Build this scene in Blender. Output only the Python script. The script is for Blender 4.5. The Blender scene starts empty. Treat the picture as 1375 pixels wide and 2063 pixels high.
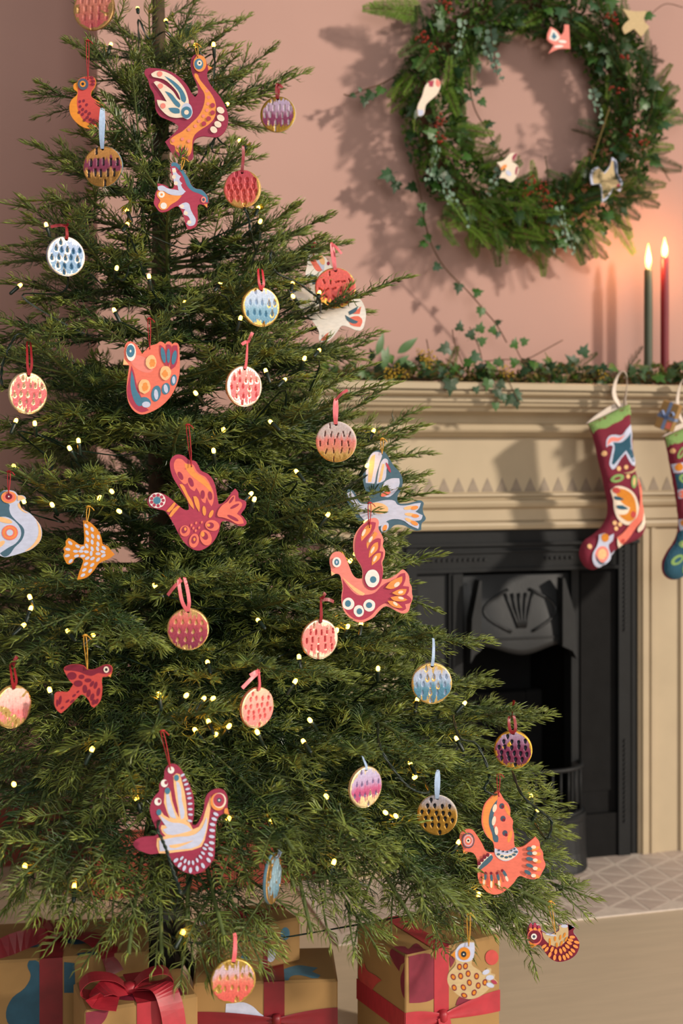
import bpy, math, random
import numpy as np
from mathutils import Vector, Matrix
from mathutils.geometry import delaunay_2d_cdt

random.seed(7)
rng = np.random.default_rng(11)
scene = bpy.context.scene
col = scene.collection

# ---------------------------------------------------------------- camera, light, exposure
IW, IH, FPX, CX, HY, CAMH = 1375.0, 2063.0, 2600.0, 687.5, 905.0, 1.098
TH = math.radians(15.5)                      # the fireplace wall is turned this much
CT, ST = math.cos(TH), math.sin(TH)

cam_d = bpy.data.cameras.new('camera')
cam = bpy.data.objects.new('camera', cam_d)
col.objects.link(cam)
cam.location = (0, 0, CAMH)
cam.rotation_euler = (math.radians(90), 0, 0)
cam_d.sensor_fit = 'VERTICAL'
cam_d.sensor_height = 36.0
cam_d.lens = FPX / IH * 36.0
cam_d.shift_y = -(IH / 2 - HY) / IH
cam_d.clip_start = 0.05
cam_d.dof.use_dof = True
cam_d.dof.focus_distance = 2.06
cam_d.dof.aperture_fstop = 3.8
scene.camera = cam

world = bpy.data.worlds.new('world')
scene.world = world
world.use_nodes = True
wb = world.node_tree.nodes['Background']
wb.inputs['Color'].default_value = (1.0, 0.95, 0.90, 1)
wb.inputs['Strength'].default_value = 0.24

def add_light(name, kind, loc, aim, energy, color, size=None, size_y=None):
    d = bpy.data.lights.new(name, kind)
    d.energy = energy
    d.color = color
    o = bpy.data.objects.new(name, d)
    col.objects.link(o)
    o.location = loc
    if aim is not None:
        o.rotation_euler = (Vector(aim) - Vector(loc)).to_track_quat('-Z', 'Y').to_euler()
    if kind == 'AREA':
        d.shape = 'RECTANGLE'
        d.size = size
        d.size_y = size_y or size
    return o

# low warm sunlight from the right, through a window outside the frame
_az, _el = math.radians(62), math.radians(19)
_sd = Vector((math.sin(_az) * math.cos(_el), -math.cos(_az) * math.cos(_el), math.sin(_el)))
sun = add_light('window_sun', 'SUN', tuple(_sd * 4), (0, 0, 0), 3.1, (1.0, 0.88, 0.74))
sun.data.angle = math.radians(3.6)
# big soft fill lamp added behind the camera, on the right
soft = add_light('soft_fill', 'AREA', (0.9, -1.3, 1.9), (-0.1, 2.6, 0.9), 58, (1.0, 0.96, 0.91), 1.8, 1.8)

vs = scene.view_settings
vs.view_transform = 'Standard'
vs.look = 'None'
vs.exposure = 0.0
vs.gamma = 1.0
vs.use_curve_mapping = False
scene.cycles.max_bounces = 6
scene.cycles.diffuse_bounces = 3
scene.cycles.glossy_bounces = 2
scene.cycles.transmission_bounces = 2
scene.cycles.transparent_max_bounces = 4
scene.cycles.sample_clamp_indirect = 4.0
scene.cycles.use_adaptive_sampling = True

# ---------------------------------------------------------------- helpers
def px(x, y, Y):
    """the point at depth Y that the photograph shows at pixel x, y"""
    return Vector(((x - CX) / FPX * Y, Y, CAMH - (y - HY) / FPX * Y))

FC = Vector(((1041 - CX) / FPX * 3.40, 3.40, 0.0))        # middle of the fireplace face, on the floor
def W(u, v, z):
    """wall frame: u along the wall, v out of the fireplace face, z up"""
    return Vector((FC.x + u * CT + v * ST, FC.y + u * ST - v * CT, z))
def wpx(x, y, v=0.0):
    """u, z of the pixel on the plane that lies v in front of the fireplace face"""
    k = (x - CX) / FPX
    ox, oy = FC.x + v * ST, FC.y - v * CT
    u = (k * oy - ox) / (CT - k * ST)
    Y = oy + u * ST
    return u, CAMH - (y - HY) / FPX * Y

def lin(h):
    h = h.lstrip('#')
    v = [int(h[i:i + 2], 16) / 255 for i in (0, 2, 4)]
    return tuple(c / 12.92 if c <= 0.04045 else ((c + 0.055) / 1.055) ** 2.4 for c in v)

MATS = {}
def mat(name, color, rough=0.6, metal=0.0, var=0.10, vscale=40.0, bump=0.0, bscale=200.0, stretch=(1, 1, 1),
        spec=0.5, trans=0.0, emit=None, estr=0.0):
    if name in MATS:
        return MATS[name]
    c = lin(color) if isinstance(color, str) else color
    m = bpy.data.materials.new(name)
    m.use_nodes = True
    nt = m.node_tree
    b = nt.nodes['Principled BSDF']
    b.inputs['Roughness'].default_value = rough
    b.inputs['Metallic'].default_value = metal
    b.inputs['Specular IOR Level'].default_value = spec
    tc = nt.nodes.new('ShaderNodeTexCoord')
    mp = nt.nodes.new('ShaderNodeMapping')
    mp.inputs['Scale'].default_value = stretch
    nt.links.new(tc.outputs['Object'], mp.inputs['Vector'])
    nz = nt.nodes.new('ShaderNodeTexNoise')
    nz.inputs['Scale'].default_value = vscale
    nz.inputs['Detail'].default_value = 3
    nt.links.new(mp.outputs['Vector'], nz.inputs['Vector'])
    rp = nt.nodes.new('ShaderNodeValToRGB')
    rp.color_ramp.elements[0].position = 0.3
    rp.color_ramp.elements[1].position = 0.7
    rp.color_ramp.elements[0].color = tuple(x * (1 - var) for x in c) + (1,)
    rp.color_ramp.elements[1].color = tuple(min(1, x * (1 + var)) for x in c) + (1,)
    nt.links.new(nz.outputs['Fac'], rp.inputs['Fac'])
    nt.links.new(rp.outputs['Color'], b.inputs['Base Color'])
    if bump:
        n2 = nt.nodes.new('ShaderNodeTexNoise')
        n2.inputs['Scale'].default_value = bscale
        n2.inputs['Detail'].default_value = 2
        nt.links.new(mp.outputs['Vector'], n2.inputs['Vector'])
        bp = nt.nodes.new('ShaderNodeBump')
        bp.inputs['Strength'].default_value = bump
        bp.inputs['Distance'].default_value = 0.002
        nt.links.new(n2.outputs['Fac'], bp.inputs['Height'])
        nt.links.new(bp.outputs['Normal'], b.inputs['Normal'])
    if emit:
        b.inputs['Emission Color'].default_value = lin(emit) + (1,)
        b.inputs['Emission Strength'].default_value = estr
    if trans:
        out = nt.nodes['Material Output']
        tr = nt.nodes.new('ShaderNodeBsdfTranslucent')
        nt.links.new(rp.outputs['Color'], tr.inputs['Color'])
        mx = nt.nodes.new('ShaderNodeMixShader')
        mx.inputs['Fac'].default_value = trans
        nt.links.new(b.outputs[0], mx.inputs[1])
        nt.links.new(tr.outputs[0], mx.inputs[2])
        nt.links.new(mx.outputs[0], out.inputs['Surface'])
    MATS[name] = m
    return m

def attr_mat(name, rough=0.45, gold=False, trans=0.0, spec=0.5):
    """colour per vertex from the attribute col (and gilding from the attribute gold)"""
    if name in MATS:
        return MATS[name]
    m = bpy.data.materials.new(name)
    m.use_nodes = True
    nt = m.node_tree
    b = nt.nodes['Principled BSDF']
    a = nt.nodes.new('ShaderNodeAttribute')
    a.attribute_name = 'col'
    tc = nt.nodes.new('ShaderNodeTexCoord')
    nz = nt.nodes.new('ShaderNodeTexNoise')
    nz.inputs['Scale'].default_value = 350 if gold else 60
    nt.links.new(tc.outputs['Object'], nz.inputs['Vector'])
    mr = nt.nodes.new('ShaderNodeMapRange')
    mr.inputs['From Min'].default_value = 0.3
    mr.inputs['From Max'].default_value = 0.7
    mr.inputs['To Min'].default_value = 0.85
    mr.inputs['To Max'].default_value = 1.15
    nt.links.new(nz.outputs['Fac'], mr.inputs['Value'])
    vm = nt.nodes.new('ShaderNodeVectorMath')
    vm.operation = 'SCALE'
    nt.links.new(a.outputs['Color'], vm.inputs[0])
    nt.links.new(mr.outputs['Result'], vm.inputs['Scale'])
    nt.links.new(vm.outputs[0], b.inputs['Base Color'])
    b.inputs['Roughness'].default_value = rough
    b.inputs['Specular IOR Level'].default_value = spec
    if gold:
        g = nt.nodes.new('ShaderNodeAttribute')
        g.attribute_name = 'gold'
        mm = nt.nodes.new('ShaderNodeMath')
        mm.operation = 'MULTIPLY'
        mm.inputs[1].default_value = 0.75
        nt.links.new(g.outputs['Fac'], mm.inputs[0])
        nt.links.new(mm.outputs[0], b.inputs['Metallic'])
        bp = nt.nodes.new('ShaderNodeBump')
        bp.inputs['Strength'].default_value = 0.35
        bp.inputs['Distance'].default_value = 0.001
        nt.links.new(nz.outputs['Fac'], bp.inputs['Height'])
        nt.links.new(bp.outputs['Normal'], b.inputs['Normal'])
    if trans:
        out = nt.nodes['Material Output']
        tr = nt.nodes.new('ShaderNodeBsdfTranslucent')
        nt.links.new(vm.outputs[0], tr.inputs['Color'])
        mx = nt.nodes.new('ShaderNodeMixShader')
        mx.inputs['Fac'].default_value = trans
        nt.links.new(b.outputs[0], mx.inputs[1])
        nt.links.new(tr.outputs[0], mx.inputs[2])
        nt.links.new(mx.outputs[0], out.inputs['Surface'])
    MATS[name] = m
    return m

def mesh_of(name, verts, faces, mats=(), midx=None, smooth=False, attrs=None):
    me = bpy.data.meshes.new(name)
    me.from_pydata([tuple(v) for v in verts], [], [tuple(f) for f in faces])
    for m in mats:
        me.materials.append(m)
    if midx is not None:
        me.polygons.foreach_set('material_index', list(midx))
    if smooth:
        me.polygons.foreach_set('use_smooth', [True] * len(me.polygons))
    set_attrs(me, attrs)
    me.update()
    return me

def set_attrs(me, attrs):
    for k, arr in (attrs or {}).items():
        arr = np.asarray(arr, dtype=np.float32)
        if arr.ndim == 2:
            a = me.color_attributes.new(k, 'FLOAT_COLOR', 'POINT')
            full = np.ones((len(arr), 4), dtype=np.float32)
            full[:, :3] = arr
            a.data.foreach_set('color', full.ravel())
        else:
            a = me.attributes.new(k, 'FLOAT', 'POINT')
            a.data.foreach_set('value', arr)

def mesh_np(name, V, F, mats=(), smooth=True, attrs=None):
    """big mesh from numpy arrays; F is (n, 3) or (n, 4), or a list of such arrays"""
    Fs = F if isinstance(F, list) else [F]
    me = bpy.data.meshes.new(name)
    me.vertices.add(len(V))
    me.vertices.foreach_set('co', np.asarray(V, dtype=np.float32).ravel())
    loops = np.concatenate([f.ravel() for f in Fs]).astype(np.int32)
    tot = np.concatenate([np.full(len(f), f.shape[1]) for f in Fs]).astype(np.int32)
    start = np.concatenate([[0], np.cumsum(tot)[:-1]]).astype(np.int32)
    me.loops.add(len(loops))
    me.loops.foreach_set('vertex_index', loops)
    me.polygons.add(len(tot))
    me.polygons.foreach_set('loop_start', start)
    me.polygons.foreach_set('loop_total', tot)
    if smooth:
        me.polygons.foreach_set('use_smooth', np.ones(len(tot), dtype=bool))
    for m in mats:
        me.materials.append(m)
    set_attrs(me, attrs)
    me.update(calc_edges=True)
    me.validate()
    return me

def link(name, me, parent=None, loc=None, rot=None, scale=None):
    o = bpy.data.objects.new(name, me)
    col.objects.link(o)
    if parent is not None:
        o.parent = parent
    if loc is not None:
        o.location = loc
    if rot is not None:
        o.rotation_euler = rot
    if scale is not None:
        o.scale = scale if hasattr(scale, '__len__') else (scale,) * 3
    return o

def tag(o, label=None, cat=None, group=None, kind=None):
    if label: o['label'] = label
    if cat: o['category'] = cat
    if group: o['group'] = group
    if kind: o['kind'] = kind
    return o

def thing(name, label, cat, loc=(0, 0, 0), rotz=0.0, group=None):
    o = link(name, None, None, loc, (0, 0, rotz))
    return tag(o, label, cat, group)

class MB:
    """collects simple shapes for ONE mesh"""
    def __init__(s):
        s.v, s.f, s.m = [], [], []
    def add(s, vs, fs, mi=0):
        n = len(s.v)
        s.v += [tuple(v) for v in vs]
        s.f += [tuple(i + n for i in f) for f in fs]
        s.m += [mi] * len(fs)
        return s
    def box(s, x0, x1, y0, y1, z0, z1, mi=0, bev=0.0):
        if bev <= 0:
            vs = [(x, y, z) for x in (x0, x1) for y in (y0, y1) for z in (z0, z1)]
            return s.add(vs, [(0, 1, 3, 2), (4, 6, 7, 5), (0, 4, 5, 1), (2, 3, 7, 6), (0, 2, 6, 4), (1, 5, 7, 3)], mi)
        b = bev
        rings = []
        for (zz, k) in ((z0, b), (z0 + b, 0), (z1 - b, 0), (z1, b)):
            X0, X1, Y0, Y1 = x0 + k, x1 - k, y0 + k, y1 - k
            c = b * 0.5
            rings.append([(X0 + c, Y0, zz), (X1 - c, Y0, zz), (X1, Y0 + c, zz), (X1, Y1 - c, zz), (X1 - c, Y1, zz), (X0 + c, Y1, zz), (X0, Y1 - c, zz), (X0, Y0 + c, zz)])
        vs = [p for r in rings for p in r]
        fs = [tuple(range(7, -1, -1)), tuple(range(24, 32))]
        for r in range(3):
            for i in range(8):
                j = (i + 1) % 8
                fs.append((r * 8 + i, r * 8 + j, r * 8 + 8 + j, r * 8 + 8 + i))
        return s.add(vs, fs, mi)
    def tube(s, pts, r, n=6, mi=0, cap=True, closed=False):
        pts = [Vector(p) for p in pts]
        rs = r if hasattr(r, '__len__') else [r] * len(pts)
        vs, fs = [], []
        up = Vector((0, 0, 1))
        a = None
        for i, p in enumerate(pts):
            t = (pts[min(i + 1, len(pts) - 1)] - pts[max(i - 1, 0)])
            t = t.normalized() if t.length > 1e-9 else Vector((0, 0, 1))
            if a is None:
                a = t.cross(Vector((0.13, 0.31, 0.94)) if abs(t.z) < 0.9 else Vector((1, 0.2, 0))).normalized()
            a = (a - t * a.dot(t)).normalized()
            b = t.cross(a)
            for k in range(n):
                w = 2 * math.pi * k / n
                vs.append(p + (a * math.cos(w) + b * math.sin(w)) * rs[i])
        for i in range(len(pts) - 1):
            for k in range(n):
                j = (k + 1) % n
                fs.append((i * n + k, i * n + j, i * n + n + j, i * n + n + k))
        if cap:
            fs.append(tuple(range(n - 1, -1, -1)))
            fs.append(tuple(range((len(pts) - 1) * n, len(pts) * n)))
        return s.add(vs, fs, mi)
    def lathe(s, prof, n=16, c=(0, 0, 0), mi=0):
        vs, fs = [], []
        for (r, z) in prof:
            for k in range(n):
                w = 2 * math.pi * k / n
                vs.append((c[0] + r * math.cos(w), c[1] + r * math.sin(w), c[2] + z))
        for i in range(len(prof) - 1):
            for k in range(n):
                j = (k + 1) % n
                fs.append((i * n + k, i * n + j, i * n + n + j, i * n + n + k))
        fs.append(tuple(range(n - 1, -1, -1)))
        fs.append(tuple(range((len(prof) - 1) * n, len(prof) * n)))
        return s.add(vs, fs, mi)
    def prism_u(s, prof, u0, u1, mi=0):
        """profile of (v, z) pushed along u: local x = u, local y = -v"""
        n = len(prof)
        vs = [(u0, -v, z) for v, z in prof] + [(u1, -v, z) for v, z in prof]
        fs = [tuple(range(n)), tuple(range(2 * n - 1, n - 1, -1))]
        for i in range(n):
            j = (i + 1) % n
            fs.append((i, n + i, n + j, j))
        return s.add(vs, fs, mi)
    def mesh(s, name, mats, smooth=False):
        return mesh_of(name, s.v, s.f, mats, s.m, smooth)
    def build(s, name, mats, parent=None, smooth=False, loc=None):
        mats = mats if isinstance(mats, (list, tuple)) else [mats]
        return link(name, s.mesh(name, mats, smooth), parent, loc)

def smooth_closed(pts, sub=4, sharp=75):
    """closed curve through the points; sharp corners stay sharp"""
    P = [np.array(p[:2], dtype=float) for p in pts]
    n = len(P)
    T = []
    for i in range(n):
        a, b = P[i] - P[i - 1], P[(i + 1) % n] - P[i]
        la, lb = np.linalg.norm(a) + 1e-9, np.linalg.norm(b) + 1e-9
        ang = math.degrees(math.acos(max(-1, min(1, float(a @ b) / la / lb))))
        if ang > sharp:
            T.append((np.zeros(2), 0, 0))
        else:
            d = a / la + b / lb
            d /= np.linalg.norm(d) + 1e-9
            T.append((d, la, lb))
    out = []
    for i in range(n):
        j = (i + 1) % n
        L = np.linalg.norm(P[j] - P[i])
        m0, m1 = T[i][0] * L, T[j][0] * L
        for k in range(sub):
            t = k / sub
            h00, h10 = 2 * t**3 - 3 * t**2 + 1, t**3 - 2 * t**2 + t
            h01, h11 = -2 * t**3 + 3 * t**2, t**3 - t**2
            out.append(h00 * P[i] + h10 * m0 + h01 * P[j] + h11 * m1)
    return out

def ell(cx, cy, rx, ry=None, rot=0.0, n=18, wob=0.0):
    ry = rx if ry is None else ry
    a = math.radians(rot)
    out = []
    for k in range(n):
        w = 2 * math.pi * k / n
        q = 1 + (random.uniform(-wob, wob) if wob else 0)
        x, y = rx * math.cos(w) * q, ry * math.sin(w) * q
        out.append((cx + x * math.cos(a) - y * math.sin(a), cy + x * math.sin(a) + y * math.cos(a)))
    return out

def drop_shape(cx, cy, w, h, rot=0.0, n=14):
    """teardrop with its point up"""
    a = math.radians(rot)
    out = []
    for k in range(n):
        t = 2 * math.pi * k / n
        x = w * math.sin(t) * (math.sin(t / 2) ** 1.1)
        y = -h * math.cos(t)
        out.append((cx + x * math.cos(a) - y * math.sin(a), cy + x * math.sin(a) + y * math.cos(a)))
    return out

def catmull(pts, sub=6):
    P = [Vector(p) for p in pts]
    out = []
    for i in range(len(P) - 1):
        p0, p1, p2, p3 = P[max(i - 1, 0)], P[i], P[i + 1], P[min(i + 2, len(P) - 1)]
        for k in range(sub):
            t = k / sub
            out.append(0.5 * ((2 * p1) + (p2 - p0) * t + (2 * p0 - 5 * p1 + 4 * p2 - p3) * t * t + (3 * p1 - p0 - 3 * p2 + p3) * t**3))
    out.append(P[-1])
    return out

def ribbon_mesh(name, paths, m, width, thick=0.0004, side=None):
    """flat bands along paths; each path is (points, width side vector or None, width factor list or None)"""
    mb = MB()
    for path in paths:
        pts, sd, wf = (list(path) + [None, None])[:3]
        pts = [Vector(p) for p in pts]
        n = len(pts)
        L, R, N = [], [], []
        for i, p in enumerate(pts):
            t = (pts[min(i + 1, n - 1)] - pts[max(i - 1, 0)]).normalized()
            s0 = Vector(sd[i] if (sd and hasattr(sd[0], '__len__')) else (sd or (1, 0, 0)))
            s0 = (s0 - t * s0.dot(t))
            s0 = s0.normalized() if s0.length > 1e-6 else Vector((1, 0, 0))
            w = width * (wf[min(i, len(wf) - 1)] if wf else 1.0) / 2
            nn = t.cross(s0) * thick / 2
            L.append(p - s0 * w); R.append(p + s0 * w); N.append(nn)
        vs, fs = [], []
        for i in range(n):
            vs += [L[i] + N[i], R[i] + N[i], R[i] - N[i], L[i] - N[i]]
        for i in range(n - 1):
            a, b = i * 4, i * 4 + 4
            for k in range(4):
                j = (k + 1) % 4
                fs.append((a + k, b + k, b + j, a + j))
        fs += [(0, 1, 2, 3), (n * 4 - 1, n * 4 - 2, n * 4 - 3, n * 4 - 4)]
        mb.add(vs, fs)
    return mb.mesh(name, [m], smooth=False)

# ---------------------------------------------------------------- materials of the setting
M_wall = mat('pink_limewash', '#be978c', rough=0.85, var=0.05, vscale=2.2, bump=0.06, bscale=60)
M_base = mat('terracotta_paint', '#8a3a2b', rough=0.5, var=0.06, vscale=6)
M_floor = mat('pale_floor_paint', '#cbb99f', rough=0.5, var=0.05, vscale=5, stretch=(1, 7, 1), bump=0.08, bscale=40)
M_cream = mat('cream_paint', '#bdab8e', rough=0.5, var=0.05, vscale=9, bump=0.05, bscale=50)
M_tri = mat('grey_stencil', '#9a8a78', rough=0.6, var=0.10, vscale=60)
M_iron = mat('black_cast_iron', '#191b1d', rough=0.55, metal=0.0, var=0.18, vscale=14, bump=0.15, bscale=160, spec=0.28)
M_irond = mat('sooty_iron', '#0e0e0f', rough=0.75, var=0.3, vscale=20, bump=0.2, bscale=120, spec=0.2)
M_irong = mat('polished_iron', '#202224', rough=0.5, metal=0.25, var=0.18, vscale=18, bump=0.1, bscale=160)
M_tile = mat('hearth_tile', '#c2b1a6', rough=0.55, var=0.10, vscale=26, bump=0.08)
M_grout = mat('hearth_grout', '#d6c8bb', rough=0.8, var=0.08, vscale=60)

# ---------------------------------------------------------------- the room
def wall_root(name):
    return link(name, None, None, FC, (0, 0, TH))

WV = -0.05                                   # the wall stands this far behind the fireplace face
U_L, U_R, ZT = -1.085, 1.9, 2.75
w = MB()
w.box(U_L, -0.295, -WV, -WV + 0.32, 0, ZT)
w.box(0.295, U_R, -WV, -WV + 0.32, 0, ZT)
w.box(-0.295, 0.295, -WV, -WV + 0.32, 0.86, ZT)
w = w.build('wall_back', M_wall, None)
w.location, w.rotation_euler = FC, (0, 0, TH)
tag(w, kind='structure')
w = MB().box(-3.2, U_L, -WV + 0.32, -WV + 0.5, 0, ZT).build('wall_left', M_wall)
w.location, w.rotation_euler = FC, (0, 0, TH)
tag(w, kind='structure')
bprof = [(0, 0), (0.018, 0), (0.018, 0.125), (0.013, 0.135), (0.012, 0.15), (0.005, 0.158), (0, 0.16)]
bb = MB().prism_u([(WV + a, z) for a, z in bprof], U_L - 0.018, -0.53).build('baseboard_back', M_base)
bb.location, bb.rotation_euler = FC, (0, 0, TH)
tag(bb, kind='structure')
bb = MB().prism_u([(WV - 0.32 + a, z) for a, z in bprof], -3.2, U_L).build('baseboard_left', M_base)
bb.location, bb.rotation_euler = FC, (0, 0, TH)
tag(bb, kind='structure')
# floor of wide painted boards laid along the wall
fl = MB().box(-3.6, 3.6, -4.6, 0.8, -0.06, -0.02).build('floor', M_floor)
fl.location, fl.rotation_euler = FC, (0, 0, TH)
tag(fl, kind='structure')
plank = MB().box(-3.6, 3.6, -0.1091, 0.1091, -0.02, 0.0).mesh('floor_plank', [M_floor])
for k in range(24):
    link('floor_plank', plank, fl, (0.13 * ((k * 7) % 5), 0.69 - 0.2185 * k, 0))

# ---------------------------------------------------------------- hearth of triangular tiles
hu0, hu1, hd = -0.60, 0.80, 0.405
hearth = tag(link('hearth', None, None, FC, (0, 0, TH)), 'pale stone hearth of triangular tiles laid before the fireplace', 'hearth')
MB().box(hu0, hu1, -hd, 0.048, 0.0, 0.004, bev=0.001).build('slab', M_grout, hearth)
hs = 0.083
side = hs * 2 / math.sqrt(3)
g = 0.0042
tri_r = MB()
def tri_mesh(flip):
    h, s = hs, side
    P = [(-h / 3, -s / 2), (-h / 3, s / 2), (2 * h / 3, 0)]
    if flip:
        P = [(-x, -y) for x, y in P]
    k = 1 - g / (hs / 3)
    k2 = k - 0.05
    vs = [(x * k, y * k, 0) for x, y in P] + [(x * k, y * k, 0.0005) for x, y in P] + [(x * k2, y * k2, 0.0009) for x, y in P]
    fs = [(0, 1, 4, 3), (1, 2, 5, 4), (2, 0, 3, 5), (3, 4, 7, 6), (4, 5, 8, 7), (5, 3, 6, 8), (6, 7, 8)]
    if True:
        fs = [tuple(reversed(f)) for f in fs]
    return mesh_of('hearth_tile', vs, fs, [M_tile])
T0, T1 = tri_mesh(False), tri_mesh(True)
for i in range(int((hu1 - hu0) / hs)):
    for j in range(-1, int((hd + 0.05) / side) + 2):
        yo = -hd + j * side + (side / 2 if i % 2 else 0)
        x = hu0 + 0.02 + i * hs
        for (me, dx, dy) in ((T0, hs / 3, 0), (T1, 2 * hs / 3, side / 2)):
            X, Yc = x + dx, yo + dy
            if -hd + side / 2 <= Yc <= 0.02 and X < hu1 - hs / 2:
                link('hearth_tile', me, hearth, (X, Yc, 0.0036))

# ---------------------------------------------------------------- fireplace surround
fp = tag(link('fireplace_surround', None, None, FC, (0, 0, TH)), 'cream painted fireplace surround with moulded mantel and stencilled triangles', 'fireplace')
def zf(y, v=0.0, x=1041):
    return wpx(x, y, v)[1]
SU = 0.615                                  # half width of the shelf
zb = [zf(y, 0.13) for y in (772, 786, 790, 797, 801, 809, 812, 818, 829)]
prof = [(WV, zb[0]), (0.150, zb[0]), (0.155, zb[0] - 0.004), (0.155, zb[1]), (0.140, zb[1]), (0.140, zb[2]), (0.146, zb[2]), (0.150, zb[3] + 0.004),
        (0.146, zb[3]), (0.126, zb[4]), (0.126, zb[5]), (0.118, zb[5]), (0.118, zb[6]), (0.127, zb[6] - 0.001), (0.124, zb[7]), (0.112, zb[7] - 0.004), (0.105, zb[8]), (WV, zb[8])]
MB().prism_u(prof, -SU, SU).build('mantel_shelf', M_cream, fp)
z1, z2, z3, z4 = zf(829, .06), zf(857, .05), zf(866, .05), zf(878, .04)
prof = [(WV, z1 + 0.004), (0.060, z1 + 0.004), (0.058, z1), (0.044, z1 - 0.012), (0.040, z2 + 0.006), (0.050, z2), (0.056, z3), (0.052, z3 - 0.006), (0.040, z4 + 0.004), (0.034, z4), (0.018, z4 - 0.004), (WV, z4 - 0.004)]
MB().prism_u(prof, -SU + 0.05, SU - 0.05).build('cornice_moulding', M_cream, fp)
z5 = zf(993, 0.012)
MB().box(-SU + 0.075, SU - 0.075, -0.012, 0.05, z5 - 0.01, z4 + 0.002).build('frieze_panel', M_cream, fp)
z6, z7, z8, z9, z10, z11 = (zf(y, 0.02) for y in (992, 1001, 1006, 1020, 1026, 1048))
z12, z13, z14 = (zf(y, 0.02) for y in (1052, 1058, 1067))
prof = [(WV, z6), (0.020, z6), (0.030, z6 - 0.003), (0.032, z7 + 0.003), (0.022, z7), (0.020, z8), (0.034, z8 - 0.002), (0.038, (z8 + z9) / 2), (0.034, z9), (0.020, z10),
        (0.020, z11), (0.012, z11 - 0.002), (0.012, z12), (0.024, z12 - 0.001), (0.026, z13), (0.022, z14 + 0.002), (0.016, z14), (WV, z14)]
MB().prism_u(prof, -SU + 0.07, SU - 0.07).build('lintel_moulding', M_cream, fp)
# stencilled triangles on the frieze
tw, tz0, tz1 = 0.0165, zf(990, .013), zf(962, .013)
trim = MB()
trim.add([(-tw, -0.0010, 0), (tw, -0.0010, 0), (0, -0.0010, tz1 - tz0), (-tw, 0, 0), (tw, 0, 0), (0, 0, tz1 - tz0)], [(0, 1, 2), (0, 3, 4, 1), (1, 4, 5, 2), (2, 5, 3, 0)])
trim = trim.mesh('triangle_stencil', [M_tri])
ua, ub = wpx(690 + 390 * .3709, 990, .013)[0], wpx(690 + 1321 * .3709, 990, .013)[0]
for k in range(-6, 20):
    u = ua + (ub - ua) * k / 12
    if abs(u) < SU - 0.10:
        link('triangle_stencil', trim, fp, (u, -0.012, tz0))
# pilasters
uo = wpx(1283, 1400, 0.0)[0]
ui = -wpx(800, 1400, 0.0)[0]
for sgn, u0 in ((1, uo), (-1, ui)):
    mb = MB()
    zt = z14 + 0.004
    a = lambda p, q, v, z0=0.0, z1=zt: mb.box(min(sgn * p, sgn * q), max(sgn * p, sgn * q), -v, 0.05, z0, z1)
    a(u0, u0 + 0.010, 0.004)
    a(u0 + 0.010, u0 + 0.022, 0.014)
    a(u0 + 0.022, u0 + 0.036, 0.008)
    a(u0 + 0.036, u0 + 0.048, 0.013)
    a(u0 + 0.048, 0.475, 0.006)
    a(0.475, 0.490, 0.013)
    a(0.490, 0.505, 0.008)
    a(0.505, 0.525, 0.014)
    mb.build('pilaster', M_cream, fp)

# ---------------------------------------------------------------- cast iron insert
ins = tag(link('fireplace_insert', None, None, FC, (0, 0, TH)), 'black cast iron fireplace insert with hood and barred grate', 'fireplace')
def U(x, y=1400, v=0.0):
    return wpx(x, y, v)[0]
ztop = z14
uL, uR = -ui, uo
zf2 = lambda y, v=0.0: wpx(1041, y, v)[1]
# outer frame
mb = MB()
mb.box(uL, uR, -0.004, 0.03, zf2(1092), ztop)
mb.box(uL, uR, -0.014, 0.03, zf2(1098), zf2(1092))
mb.box(uL + 0.03, uR - 0.03, -0.002, 0.03, zf2(1148), zf2(1098))
mb.box(uL + 0.03, uR - 0.03, -0.010, 0.03, zf2(1112), zf2(1108))
mb.box(uL + 0.05, uR - 0.03, -0.007, 0.03, zf2(1150), zf2(1143))
mb.box(uL, uL + 0.022, -0.002, 0.03, 0.004, zf2(1098))
mb.box(uL + 0.022, uL + 0.05, -0.008, 0.03, 0.004, zf2(1100))
mb.box(uR - 0.016, uR, 0.0, 0.03, 0.004, zf2(1098))
mb.box(U(1243), uR - 0.024, -0.008, 0.03, 0.004, zf2(1100))
mb.build('frame', M_iron, ins)
# beading on the frame: short slanted nibs
nib = MB().box(-0.0026, 0.0026, -0.0045, 0.0, -0.0045, 0.0045, bev=0.001).mesh('bead', [M_irong])
for k in range(13):
    link('bead', nib, ins, (uL + 0.065 + k * 0.0145, -0.0018, zf2(1125)), (0, 0.3, 0))
for k in range(6):
    link('bead', nib, ins, (U(1098) + k * 0.0145, -0.0018, zf2(1125)), (0, -0.3, 0))
for (ya, yb) in ((1095, 1285), (1505, 1680)):
    n = int((yb - ya) / 9.5)
    for k in range(n):
        link('bead', nib, ins, ((U(1243) + uR - 0.024) / 2, -0.0078, zf2(ya + (yb - ya) * k / n)), (0, 0.5, 0))
# side panels with a worn pattern
mb = MB()
mb.box(uL + 0.05, U(905), 0.018, 0.035, 0.004, zf2(1148))
mb.box(uL + 0.058, U(899), 0.013, 0.03, 0.40, zf2(1156))
mb.build('side_panel', M_irong, ins)
mb = MB()
mb.box(U(1165), U(1243), 0.012, 0.035, 0.004, zf2(1148))
mb.box(U(1172), U(1237), 0.008, 0.03, 0.18, zf2(1158))
mb.box(U(1165), U(1243), -0.002, 0.03, 0.004, 0.12)
mb.build('side_panel', M_irond, ins)
# arch uprights
mb = MB()
mb.box(U(905), U(933), 0.004, 0.05, 0.004, zf2(1148))
mb.box(U(912), U(918), -0.002, 0.05, 0.004, zf2(1155))
mb.box(U(1152), U(1166), 0.004, 0.05, 0.004, zf2(1148))
mb.build('jamb', M_iron, ins)
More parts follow.
